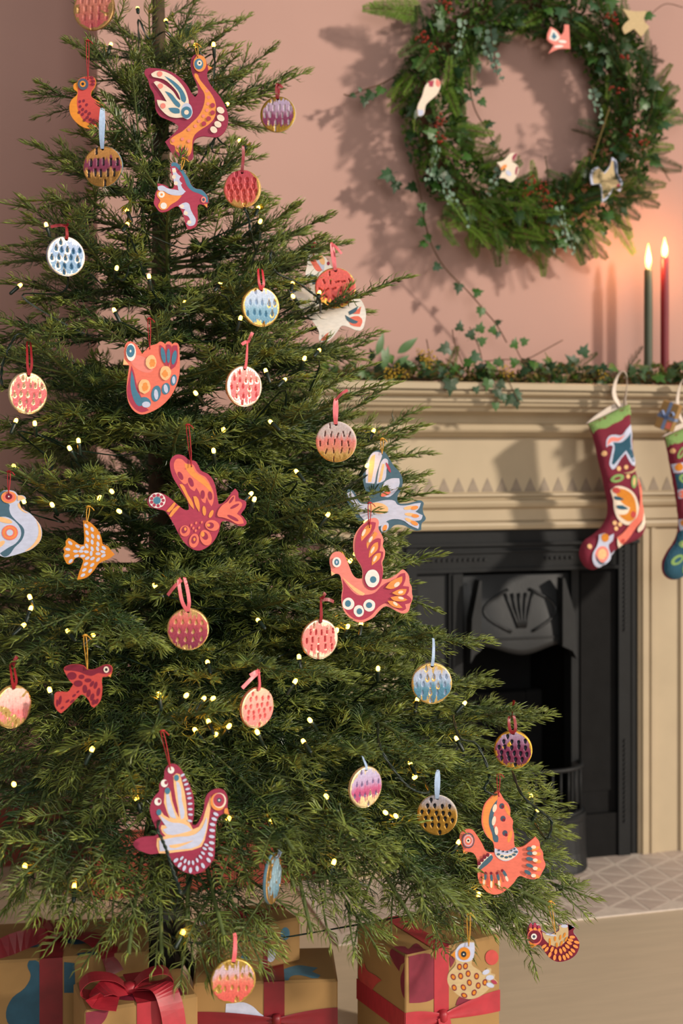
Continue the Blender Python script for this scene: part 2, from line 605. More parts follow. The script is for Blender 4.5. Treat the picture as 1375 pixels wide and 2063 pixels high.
# fire box
mb = MB()
mb.box(U(925), U(1170), 0.30, 0.315, 0.0, 1.0)
mb.box(U(925) - 0.01, U(933), 0.04, 0.31, 0.0, 1.0)
mb.box(U(1160), U(1170), 0.04, 0.31, 0.0, 1.0)
mb.box(U(925), U(1170), 0.05, 0.31, 0.99, 1.0)
mb.box(U(925), U(1170), 0.0, 0.31, 0.0, 0.10)
mb.build('firebox', M_irond, ins)
# fire bricks at the back
mb = MB()
for k, (a, b) in enumerate(((945, 985), (988, 1050), (1053, 1120), (1123, 1158))):
    mb.box(U(a), U(b), 0.20 + 0.01 * (k % 2), 0.24, 0.10, 0.42, bev=0.004)
mb.build('fireback', M_irond, ins)
# hood: a bulged plate with a wavy lower edge
nu, nz_ = 24, 14
uh0, uh1 = U(938), U(1152)
zt_, zb_ = zf2(1158), zf2(1308)
V, F = [], []
for lay in (0, 1):
    for i in range(nu + 1):
        s = i / nu
        dip = 0.012 * math.cos((s - 0.5) * 2 * math.pi * 1.35) + (0.030 * max(0, (abs(s - 0.5) - 0.36)) / 0.14 * -1)
        for j in range(nz_ + 1):
            t = j / nz_
            z = zt_ + (zb_ - dip - zt_) * t
            bulge = 0.030 * math.sin(t * 1.7) * (1 - (2 * s - 1) ** 4) + 0.012 * t
            V.append((uh0 + (uh1 - uh0) * s, 0.022 - bulge + lay * 0.006, z))
n1 = (nu + 1) * (nz_ + 1)
for i in range(nu):
    for j in range(nz_):
        a = i * (nz_ + 1) + j
        b = a + nz_ + 1
        F += [(a, a + 1, b + 1, b), (n1 + a, n1 + b, n1 + b + 1, n1 + a + 1)]
for i in range(nu):
    a = i * (nz_ + 1) + nz_
    b = a + nz_ + 1
    F.append((a, n1 + a, n1 + b, b))
hood = link('hood', mesh_of('hood', V, F, [M_irong], smooth=True), ins)
def hoodv(s, t):
    return -0.022 + 0.030 * math.sin(t * 1.7) * (1 - (2 * s - 1) ** 4) + 0.012 * t
# raised swags on the hood
mb = MB()
for sg in (-1, 1):
    pts = []
    for k in range(11):
        a = k / 10
        s, t = 0.5 + sg * (0.10 + 0.24 * math.sin(a * math.pi)), 0.20 + 0.55 * a
        pts.append((uh0 + (uh1 - uh0) * s, -(hoodv(s, t) + 0.001), zt_ + (zb_ - zt_) * t))
    mb.tube(pts, 0.0045, 6)
for k in range(5):
    pts = []
    for q in range(6):
        a = q / 5
        s, t = 0.5 + (k - 2) * 0.05 * (0.3 + a), 0.70 - 0.45 * a
        pts.append((uh0 + (uh1 - uh0) * s, -(hoodv(s, t) + 0.001), zt_ + (zb_ - zt_) * t))
    mb.tube(pts, 0.004, 6)
pts = [(uh0 + (uh1 - uh0) * (0.08 + 0.84 * k / 16), -(hoodv(0.08 + 0.84 * k / 16, 0.84) + 0.001), zt_ + (zb_ - zt_) * 0.84) for k in range(17)]
mb.tube(pts, 0.003, 6)
mb.build('hood_ornament', M_irong, hood, smooth=True)
# flared cheeks beside the hood
for sg, xa, xb in ((1, 1122, 1150), (-1, 960, 938)):
    u0, u1 = U(xa), U(xb)
    P = [(u0, zf2(1165)), (u0 + sg * 0.006, zf2(1165)), (u1 - sg * 0.004, zf2(1240)), (u1, zf2(1328)), (u1 - sg * 0.012, zf2(1312)), (u0, zf2(1302))]
    vs = [(u, -0.034, z) for u, z in P] + [(u, 0.0, z) for u, z in P]
    fs = [tuple(range(6)), tuple(range(11, 5, -1))] + [(i, 6 + i, 6 + (i + 1) % 6, (i + 1) % 6) for i in range(6)]
    link('hood_cheek', mesh_of('hood_cheek', vs, fs, [M_irong]), ins)
# bow fronted grate
def bow(s, d):
    return d * (1 - (2 * s - 1) ** 4) ** 0.7
gu0, gu1 = U(932), U(1168)
def bowpts(z, d, n=20):
    return [(gu0 + (gu1 - gu0) * k / n, -bow(k / n, d), z) for k in range(n + 1)]
zr0, zr1 = zf2(1557, .07), zf2(1650, .07)
MB().tube(bowpts(zr0, 0.085), 0.0065, 8).build('top_rail', M_iron, ins, smooth=True)
MB().tube(bowpts(zr1, 0.085), 0.007, 8).build('bottom_rail', M_iron, ins, smooth=True)
for k in range(1, 14):
    s = k / 14
    u, v = gu0 + (gu1 - gu0) * s, bow(s, 0.085)
    MB().tube([(u, -v, zr1), (u, -v, zr0)], 0.0034, 6).build('grate_bar', M_iron, ins, smooth=True)
# ash pan cover: bow front with a stepped skirt
n = 20
V, F = [], []
steps = [(0.085, zr1), (0.092, zr1 - 0.006), (0.092, zr1 - 0.016), (0.086, zr1 - 0.020), (0.088, zr1 - 0.034), (0.098, 0.05), (0.112, 0.012), (0.114, 0.004)]
for (d, z) in steps:
    for k in range(n + 1):
        s = k / n
        V.append((gu0 - 0.006 + (gu1 - gu0 + 0.012) * s, -bow(s, d) - 0.012, z))
for r in range(len(steps) - 1):
    for k in range(n):
        a = r * (n + 1) + k
        F.append((a, a + n + 1, a + n + 2, a + 1))
V += [(p[0], 0.03, steps[0][1]) for p in V[:n + 1]]
b0 = len(steps) * (n + 1)
for k in range(n):
    F.append((k, k + 1, b0 + k + 1, b0 + k))
link('ash_pan', mesh_of('ash_pan', V, F, [M_iron]), ins)

# ---------------------------------------------------------------- the tree
TX, TY = (325 - CX) / FPX * 2.5, 2.5
M_bark = mat('fir_bark', '#4a3a28', rough=0.9, var=0.3, vscale=60, bump=0.4, bscale=120)
M_stem = mat('twig_stem', '#4d5a2a', rough=0.8, var=0.2, vscale=60)
M_needle = attr_mat('fir_needles', rough=0.36, trans=0.12, spec=0.6)
M_stand = mat('dark_stand_metal', '#14140f', rough=0.5, var=0.2)

def tree_R(z):
    return max(0.05, 0.82 - 0.40 * (z - 0.25))

def needles_mesh(name, twigs, seed):
    """twigs: list of (points Nx3, tipness). Spiky curved needles along every twig"""
    r = np.random.default_rng(seed)
    Vs, Fs, Cs = [], [], []
    nb = 0
    for (pts, young) in twigs:
        pts = np.asarray(pts, dtype=float)
        seg = np.linalg.norm(np.diff(pts, axis=0), axis=1)
        cum = np.concatenate([[0], np.cumsum(seg)])
        L = cum[-1]
        n = int(L / 0.0020)
        if n < 4:
            continue
        s = np.sort(r.uniform(0, L, n))
        P = np.stack([np.interp(s, cum, pts[:, k]) for k in range(3)], axis=1)
        i = np.clip(np.searchsorted(cum, s) - 1, 0, len(seg) - 1)
        T = (pts[i + 1] - pts[i]) / seg[i][:, None]
        up = np.array([0, 0, 1.0])
        S = np.cross(T, up)
        S /= np.linalg.norm(S, axis=1)[:, None] + 1e-9
        Nn = np.cross(S, T)
        # more needles to the sides and on top than below
        ph = r.normal(0.28, 0.42, n)
        ph = np.where(r.uniform(0, 1, n) < 0.5, np.pi - ph, ph)
        ph = np.where(r.uniform(0, 1, n) < 0.14, r.uniform(0, 2 * np.pi, n), ph)
        rad = S * np.cos(ph)[:, None] + Nn * np.sin(ph)[:, None]
        endk = np.clip((L - s) / 0.035, 0, 1)                      # needles close up at the tip
        ang = np.radians(30 + 38 * endk + r.normal(0, 4, n))
        D0 = T * np.cos(ang)[:, None] + rad * np.sin(ang)[:, None]
        a1 = ang - np.radians(40)
        D1 = T * np.cos(a1)[:, None] + rad * np.sin(a1)[:, None]
        ln = (0.0290 + 0.003 * r.uniform(-1, 1, n)) * (0.70 + 0.30 * endk) * np.clip(s / 0.01, 0.6, 1)
        w = 0.00112 * r.uniform(0.8, 1.2, n)
        B = np.cross(D0, rad + T * 0.01)
        B /= np.linalg.norm(B, axis=1)[:, None] + 1e-9
        C2 = np.cross(B, D0)
        M1 = P + D0 * (ln * 0.55)[:, None]
        E = M1 + D1 * (ln * 0.45)[:, None]
        rows = []
        for (Q, k) in ((P, 0.75), (M1, 1.0)):
            ww = (w * k)[:, None]
            rows += [Q + B * ww, Q - B * ww, Q + C2 * ww * 0.55]
        rows.append(E)
        V = np.stack(rows, axis=1)                                  # n,7,3
        base = nb + np.arange(n)[:, None] * 7
        quads = np.stack([base + np.array(q) for q in ((0, 1, 4, 3), (1, 2, 5, 4), (2, 0, 3, 5))], axis=1).reshape(-1, 4)
        tris = np.stack([base + np.array(q) for q in ((3, 4, 6), (4, 5, 6), (5, 3, 6))], axis=1).reshape(-1, 3)
        Vs.append(V.reshape(-1, 3))
        Fs.append((quads, tris))
        # old needles deep green, fresh growth near the twig tips yellower
        fresh = np.clip(1 - (L - s) / 0.07, 0, 1) * young
        c0, c1, c2 = np.array(lin('#415a26')), np.array(lin('#294222')), np.array(lin('#98a548'))
        mixr = r.uniform(0, 1, n)[:, None]
        c = c0 * mixr + c1 * (1 - mixr)
        c = c * (1 - 0.75 * fresh[:, None]) + c2 * 0.75 * fresh[:, None]
        c = c * r.uniform(0.8, 1.25, n)[:, None]
        Cs.append(np.repeat(c, 7, axis=0))
        nb += n * 7
    V = np.concatenate(Vs)
    F = [np.concatenate([f[0] for f in Fs]), np.concatenate([f[1] for f in Fs])]
    return mesh_np(name, V, F, [M_needle], smooth=True, attrs={'col': np.concatenate(Cs)})

VARS = []
def make_variant(L, sag, seed, bare=0.12, gap=0.078, lk=1.12):
    r = np.random.default_rng(seed)
    n = 14
    s = np.linspace(0, 1, n)
    main = np.stack([s * L, 0.02 * L * np.sin(s * 5 + seed), sag * L * np.sin(np.pi * s)], axis=1)
    def at(t):
        return np.array([np.interp(t, s, main[:, k]) for k in range(3)])
    def tang(t):
        d = at(min(1, t + 0.03)) - at(max(0, t - 0.03))
        return d / np.linalg.norm(d)
    twigs = [(main[int(n * bare):], 1.0)]
    wood = [(main, 0.0045 * (0.5 + L))]
    t = max(0.16, 0.05 / L)
    sgn = 1
    while t < 0.94:
        l = min(0.22, (1 - t) * L * 0.62 + 0.040) * r.uniform(0.75, 1.2) * lk
        d = tang(t)
        a = math.radians(r.uniform(38, 56)) * sgn
        lat = np.array([d[0] * math.cos(a) - d[1] * math.sin(a), d[0] * math.sin(a) + d[1] * math.cos(a), d[2] + r.uniform(-0.30, 0.30)])
        lat /= np.linalg.norm(lat)
        p0 = at(t)
        q = np.linspace(0, 1, 6)[:, None]
        curve = (d * 0.25 * l) * q ** 2 + np.array([0, 0, r.uniform(-0.22, 0.10) * l]) * q ** 2
        tw = p0 + lat * l * q + curve
        twigs.append((tw, 1.0))
        wood.append((tw, 0.0022))
        if l > 0.15:
            for sg2 in (1, -1):
                for tt in ((0.35, 0.68) if l > 0.17 else (0.5,)):
                    l2 = l * 0.42 * r.uniform(0.8, 1.15) * (1.15 - tt)*1.5
                    dd = tw[-1] - tw[0]
                    dd /= np.linalg.norm(dd)
                    a2 = math.radians(r.uniform(35, 50)) * sg2
                    l3 = np.array([dd[0] * math.cos(a2) - dd[1] * math.sin(a2), dd[0] * math.sin(a2) + dd[1] * math.cos(a2), dd[2] + r.uniform(-0.2, 0.2)])
                    pp = tw[0] + (tw[-1] - tw[0]) * (tt + 0.03 * sg2)
                    q3 = np.linspace(0, 1, 4)[:, None]
                    t3 = pp + l3 * l2 * q3 + dd * 0.2 * l2 * q3 ** 2
                    twigs.append((t3, 1.0))
                    wood.append((t3, 0.0016))
        sgn = -sgn
        t += (gap + 0.016 * r.uniform(-1, 1)) / L * (1.0 if L > 0.3 else 0.8)
    if L > 0.2:
        # a few upright twigs on top so that the spray is not flat
        for k in range(int(L / 0.11)):
            t = r.uniform(0.25, 0.85)
            l = r.uniform(0.04, 0.085)
            d = tang(t)
            lat = d * 0.75 + np.array([0, r.uniform(-0.4, 0.4), 0.65])
            lat /= np.linalg.norm(lat)
            q = np.linspace(0, 1, 4)[:, None]
            tw = at(t) + lat * l * q
            twigs.append((tw, 1.0))
            wood.append((tw, 0.0016))
    mb = MB()
    for pts, rad in wood:
        k = len(pts)
        mb.tube(pts, [rad * (1 - 0.6 * i / k) for i in range(k)], 5)
    wm = mb.mesh('branch', [M_stem], smooth=True)
    nm = needles_mesh('needles', twigs, seed + 500)
    samp = np.concatenate([np.asarray(t[0])[1:] for t in twigs])
    return dict(L=L, sag=sag, wood=wm, needles=nm, samp=samp)

for k, (L, sag) in enumerate(((0.14, 0.03), (0.14, -0.05), (0.23, 0.06), (0.23, -0.06), (0.34, 0.07), (0.34, -0.06), (0.47, 0.08), (0.47, -0.06), (0.62, 0.09), (0.62, -0.04), (0.76, 0.10), (0.76, -0.03))):
    VARS.append(make_variant(L, sag, 20 + k * 3))
THIN = [make_variant(L, sag, 80 + k * 3, 0.15, 0.085, 0.8) for k, (L, sag) in enumerate(((0.14, 0.03), (0.2, -0.05), (0.28, 0.05), (0.28, -0.06), (0.40, 0.06), (0.40, -0.05), (0.55, 0.07), (0.55, -0.05), (0.72, 0.08), (0.72, -0.04)))]

tree = thing('christmas_tree', 'tall green fir tree with hanging ornaments and fairy lights standing before the pink wall', 'tree', (TX, TY, 0))
pts = [(0.0, 0, 0.0), (0.004, 0, 0.5), (-0.004, 0.003, 1.1), (0.0, 0, 1.6), (-0.006, 0, 1.95), (-0.008, 0, 2.3)]
MB().tube(catmull(pts, 4), [0.032 - 0.0012 * k for k in range(21)], 10).build('trunk', M_bark, tree, smooth=True)
mb = MB()
mb.lathe([(0.045, 0.10), (0.05, 0.12), (0.05, 0.20), (0.042, 0.22)], 14)
mb.build('stand_collar', M_stand, tree, smooth=False)
for k in range(4):
    a = math.radians(40 + 90 * k)
    c, s = math.cos(a), math.sin(a)
    MB().tube([(0.045 * c, 0.045 * s, 0.17), (0.12 * c, 0.12 * s, 0.12), (0.21 * c, 0.21 * s, 0.010)], [0.011, 0.011, 0.009], 8).build('stand_leg', M_stand, tree, smooth=True)

BRANCHES = []
def branch_matrix(A, T, roll, L):
    A, T = Vector(A), Vector(T)
    x = T - A
    ln = x.length
    x = x / ln
    z = Vector((0, 0, 1))
    z = (z - x * z.dot(x))
    z = z.normalized() if z.length > 1e-3 else Vector((0, -1, 0))
    y = z.cross(x)
    c, s = math.cos(roll), math.sin(roll)
    y, z = y * c + z * s, z * c - y * s
    k = ln / L
    M = Matrix(((x.x * k, y.x * k, z.x * k, A.x), (x.y * k, y.y * k, z.y * k, A.y), (x.z * k, y.z * k, z.z * k, A.z), (0, 0, 0, 1)))
    return M, ln
KEEP_CLEAR = []          # (px x, px y, rx, ry, depth): ornaments that the photograph shows uncovered

def covers(M, samp, allow=0.0, count=False, tol=0.0):
    tot = 0
    m = np.array(M)
    P = samp @ m[:3, :3].T + m[:3, 3]
    X = CX + FPX * P[:, 0] / P[:, 1]
    Yp = HY - FPX * (P[:, 2] - CAMH) / P[:, 1]
    for (cx, cy, rx, ry, dep) in KEEP_CLEAR:
        mg = 13
        inside = (((X - cx) / (rx + mg)) ** 2 + ((Yp - cy) / (ry + mg)) ** 2 < 1) & (P[:, 1] < dep + tol)
        tot += int(inside.sum())
    return tot if count else tot > allow

def pick(ln, droop, thin=False):
    vs_ = THIN if thin and ln < 0.5 else VARS
    return min(vs_, key=lambda q: abs(math.log(ln / q['L'])) + (0.0 if (q['sag'] > 0) == droop else 0.12))

def add_branch(A, T, droop=True, roll=0.0, check=True, allow=0, v=None):
    ln = (Vector(T) - Vector(A)).length
    v = v or pick(ln, droop, T[2] > 1.42)
    M, _ = branch_matrix(A, T, roll, v['L'])
    if check and covers(M, v['samp'], allow):
        return False
    if len(BRANCHES) >= 296:
        return False
    o = bpy.data.objects.new('branch', v['wood'])
    col.objects.link(o)
    o.parent = tree
    o.matrix_local = Matrix.Translation((-TX, -TY, 0)) @ M
    nd = bpy.data.objects.new('needles', v['needles'])
    col.objects.link(nd)
    nd.parent = o
    nd['kind'] = 'stuff'
    BRANCHES.append(o)
    return True

def surf_depth(x, y, k=1.0):
    """depth of the front of the tree's cone at a pixel"""
    Y = TY
    for _ in range(30):
        p = px(x, y, Y)
        R = tree_R(p.z) * k
        dx = p.x - TX
        Yn = TY - math.sqrt(max(0.0, R * R - dx * dx))
        Y = Y * 0.5 + Yn * 0.5
    return min(Y, TY - 0.03)

def attach(T, rise):
    """where on the trunk a branch with its tip at T springs from"""
    T = Vector(T)
    d = math.hypot(T.x - TX, T.y - TY)
    z = min(2.28, max(0.24, T.z - rise * d))
    return Vector((TX, TY, z))

def tip_branch(x, y, Y=None, rise=None, roll=None, k=1.0, droop=None, check=True, allow=0):
    if Y is None:
        Y = surf_depth(x, y, k)
    T = px(x, y, Y)
    if rise is None:
        rise = 0.55 if T.z > 1.8 else (0.30 if T.z > 1.3 else (0.12 if T.z > 0.8 else -0.12))
    if droop is None:
        droop = T.z < 1.0
    return add_branch(attach(T, rise), T, droop, roll if roll is not None else random.uniform(-0.35, 0.35), check, allow)

def fill_tree():
    # explicit tips that make the outline the photograph shows
    tips = [(584, 152, .20), (550, 100, .45), (506, 188, .1), (487, 40, .5), (512, 296, .15), (598, 412, .35), (655, 440, .25), (702, 490, .1),
            (655, 560, .0), (722, 640, .1), (715, 690, .0), (742, 692, .12), (747, 806, .22), (819, 850, .12), (823, 916, .0), (806, 1010, -.05),
            (815, 1092, .0), (885, 1232, .0), (906, 1292, .0), (952, 1382, .3), (1032, 1440, .2), (1000, 1505, .05), (1064, 1592, -.05), (1134, 1676, .12),
            (1092, 1776, -.15), (1142, 1852, -.3), (1042, 1872, -.35), (985, 1866, -.4), (648, 1880, -.55), (612, 1790, -.3),
            (285, 1925, -.6), (400, 1900, -.5), (352, 1920, -.6), (66, 1815, -.6), (140, 1835, -.6), (0, 1800, -.5), (850, 1850, -.4), (905, 1800, -.3),
            (74, 290, .3), (45, 402, .3), (135, 330, .0), (58, 436, .1), (4, 500, .0), (168, 262, .1), (146, 92, .1), (170, 110, .2),
            (165, 20, .4), (230, 30, .6), (395, -5, .6), (300, 10, .8), (245, 150, .2), (105, 388, .1), (20, 560, .0), (-20, 640, .0), (40, 700, .0),
            (640, 520, .1), (450, 110, .3), (235, 270, -.1), (330, 150, .2), (430, 330, .2), (560, 700, .1), (690, 760, .2)]
    for (x, y, rise) in tips:
        tip_branch(x, y, None, rise, allow=2)
    # whorls all round the trunk, denser and longer towards the floor
    n, ga = 0, 2.399963
    tries = 0
    z = 0.30
    while tries < 2500 and n < 86:
        tries += 1
        q = random.random()
        z = 0.34 + 1.90 * (q ** 1.3)
        az = random.uniform(0, 2 * math.pi)
        R = tree_R(z) * random.uniform(0.55, 1.0)
        if math.sin(az) > 0.35:                 # backs of the tree: fewer
            if random.random() < 0.55:
                continue
            R = min(R, 0.62)
        T = Vector((TX + R * math.cos(az), TY + R * math.sin(az), z))
        if z > 1.85:
            R *= 0.9
        rise = (0.65 if z > 1.8 else (0.32 if z > 1.3 else (0.15 if z > 0.8 else -0.15))) + random.uniform(-.15, .15)
        if HY - FPX * (T.z - CAMH) / T.y > (1600 if 380 < CX + FPX * T.x / T.y < 700 else 1640) or (z > 1.45 and random.random() < .55):
            continue
        n += add_branch(attach(T, rise), T, random.random() < 0.6, random.uniform(-.5, .5), True, 1)

# ---------------------------------------------------------------- ornaments: helpers
PAL = dict(maroon='#9d3550', orange='#f0984f', cream='#f1dfcb', blue='#4b7f9a', coral='#ee7a66', lav='#c9cfe8', teal='#4a6a7d', pink='#f08c80',
           wine='#7c2036', peach='#f6c38c', dark='#1d2a33', slate='#4a5568', white='#f2eee8', crimson='#b03f57', tan='#cdb386', ochre='#dd8a2c', red='#c64a45')
M_hole = mat('hole_dark', '#1a1210', rough=0.9)
def paint(c):
    return mat('paint_' + c, PAL[c], rough=0.62, var=0.07, vscale=90, stretch=(1, 1, 3), spec=0.3, bump=0.10, bscale=300)
M_edge = mat('cut_card_edge', '#d8c6b4', rough=0.8, var=0.08)

CORDM = dict(red=mat('red_cord', '#b3222c', rough=0.7), yellow=mat('yellow_cord', '#e2a63a', rough=0.6), darkred=mat('dark_red_ribbon', '#8a1722', rough=0.42, var=0.15, vscale=200, spec=0.6),
             pink=mat('coral_ribbon', '#d8626a', rough=0.42, var=0.12, vscale=200, spec=0.6), blue=mat('pale_blue_ribbon', '#9fb6d6', rough=0.42, var=0.12, vscale=200, spec=0.6), rose=mat('red_ribbon', '#b5232f', rough=0.42, var=0.12, vscale=200, spec=0.6))

def to_local(poly, crop, cpx, Y):
    """zoom pixels -> metres in the plane of the thing"""
    x0, y0, s = crop
    k = Y / FPX
    return [((x0 + p[0] * s - cpx[0]) * k, -(y0 + p[1] * s - cpx[1]) * k) for p in poly]

def plate(name, outline, thick, mats, parent, y=0.0):
    """outline (x, z) cut out of a sheet, its painted face towards -y"""
    n = len(outline)
    A = sum(outline[i][0] * outline[(i + 1) % n][1] - outline[(i + 1) % n][0] * outline[i][1] for i in range(n))
    if A < 0:
        outline = outline[::-1]
    cx, cz = sum(p[0] for p in outline) / n, sum(p[1] for p in outline) / n
    vs = [(p[0], y, p[1]) for p in outline] + [(p[0], y + thick, p[1]) for p in outline]
    fs = [tuple(range(n)), tuple(range(2 * n - 1, n - 1, -1))]
    mi = [0, 0]
    for i in range(n):
        j = (i + 1) % n
        fs.append((i, n + i, n + j, j))
        mi.append(1 if len(mats) > 1 else 0)
    return link(name, mesh_of(name, vs, fs, mats, mi), parent)

def clusters(polys):
    """coats that overlap belong to one painted mark; marks apart are parts of their own"""
    bx = [(min(p[0] for p in q), max(p[0] for p in q), min(p[1] for p in q), max(p[1] for p in q)) for _, q in polys]
    gid = list(range(len(polys)))
    for i in range(len(polys)):
        for j in range(i):
            if bx[i][0] < bx[j][1] and bx[j][0] < bx[i][1] and bx[i][2] < bx[j][3] and bx[j][2] < bx[i][3]:
                a, b = gid[i], gid[j]
                gid = [b if g_ == a else g_ for g_ in gid]
    out = {}
    for i, g_ in enumerate(gid):
        out.setdefault(g_, []).append(i)
    return list(out.values())

def paint_mesh(name, polys, parent, lay0, dy=0.00012):
    """polys: list of (colour, local outline). Flat paint, each coat a hair above the last"""
    most = 0
    for grp in clusters(polys):
        mb = MB()
        cols, mats = [], []
        most = max(most, len(grp))
        for lay, i in enumerate(grp):
            c, poly = polys[i]
            if c not in cols:
                cols.append(c)
                mats.append(paint(c))
            n = len(poly)
            A = sum(poly[k][0] * poly[(k + 1) % n][1] - poly[(k + 1) % n][0] * poly[k][1] for k in range(n))
            if A < 0:
                poly = poly[::-1]
            y = -(lay0 + lay) * dy
            mb.add([(p[0], y, p[1]) for p in poly], [tuple(range(n))], cols.index(c))
        mb.build(name, mats, parent)
    return most

def cord_between(name, hole, top, color, parent, r=0.0007, gap=0.0045, knot=True, loop=True):
    """thin loop of cord from the hole (local) up to the twig"""
    h, t = Vector(hole), Vector(top)
    mb = MB()
    d = t - h
    mid = h + d * 0.5
    for sg in (-1, 1):
        o = Vector((gap * 0.5 * sg, -0.001 if sg > 0 else 0.001, 0))
        pts = [h + Vector((0, -0.0012, 0)), h + d * 0.35 + o * 0.6, h + d * 0.8 + o, t + o * 0.8, t + Vector((0, 0.002, 0.004))]
        mb.tube(catmull(pts, 4), r, 5)
    if knot:
        mb.tube([t + Vector((-0.003, -0.001, 0.002)), t + Vector((0.0, -0.003, 0.004)), t + Vector((0.003, 0, 0.003))], r * 1.9, 5)
        mb.tube([t + Vector((0.002, -0.001, 0.003)), t + Vector((0.006, -0.002, 0.001)), t + Vector((0.009, -0.001, -0.003))], r, 5)
    return mb.build(name, CORDM[color], parent, smooth=True)

ORN = []
def bird(label, crop, outline, base, marks, cord, kY=1.03, thick=0.0034, Y=None, yaw=0.0, group='painted bird ornaments on the tree', clear=True, hang=True, edge=None, rise=None):
    """outline and marks in zoom pixels; marks: (part name, [(colour, outline), ...])"""
    pxs = [(crop[0] + p[0] * crop[2], crop[1] + p[1] * crop[2]) for p in outline]
    x0, x1 = min(p[0] for p in pxs), max(p[0] for p in pxs)
    y0, y1 = min(p[1] for p in pxs), max(p[1] for p in pxs)
    cpx = ((x0 + x1) / 2, (y0 + y1) / 2)
    if Y is None:
        Y = surf_depth(min(max(cpx[0], 10), 1200), cpx[1], kY) - (.06 if clear else 0)
    root = thing('bird_ornament', label, 'ornament', px(cpx[0], cpx[1], Y), yaw, group)
    ol = [tuple(p) for p in smooth_closed(to_local(outline, crop, cpx, Y), 4)]
    plate('body', ol, thick, [paint(base), paint(edge or base)], root)
    lay = 1
    for pname, polys in marks:
        loc = []
        for q in polys:
            c, poly = q[0], q[1]
            sm = smooth_closed(to_local(poly, crop, cpx, Y), 3) if (len(poly) < 40 and not (len(q) > 2)) else to_local(poly, crop, cpx, Y)
            loc.append((c, [tuple(p) for p in sm]))
        lay += paint_mesh(pname, loc, root, lay)
    if cord:
        (hx, hy), (tx, ty), cc = cord[:3]
        h = to_local([(hx, hy)], crop, cpx, Y)[0]
        t = to_local([(tx, ty)], crop, cpx, Y)[0]
        top = Vector((t[0], 0.0, t[1]))
        hl = plate('hole', [tuple(p) for p in to_local(ell(hx, hy, 8 * .16 / crop[2], n=10), crop, cpx, Y)], 0.0002, [M_hole], root, -(lay + 1) * 0.00016)
        cord_between('cord', (h[0], -0.002, h[1]), top, cc, root)
        if hang:
            wp = root.matrix_basis @ Vector((t[0], 0.003, t[1] + 0.004))
            ORN.append((wp, rise))
    if clear:
        KEEP_CLEAR.append((cpx[0], cpx[1], (x1 - x0) / 2, (y1 - y0) / 2, Y))
    return root

def hexc(c):
    return np.array(lin(PAL.get(c, c)))

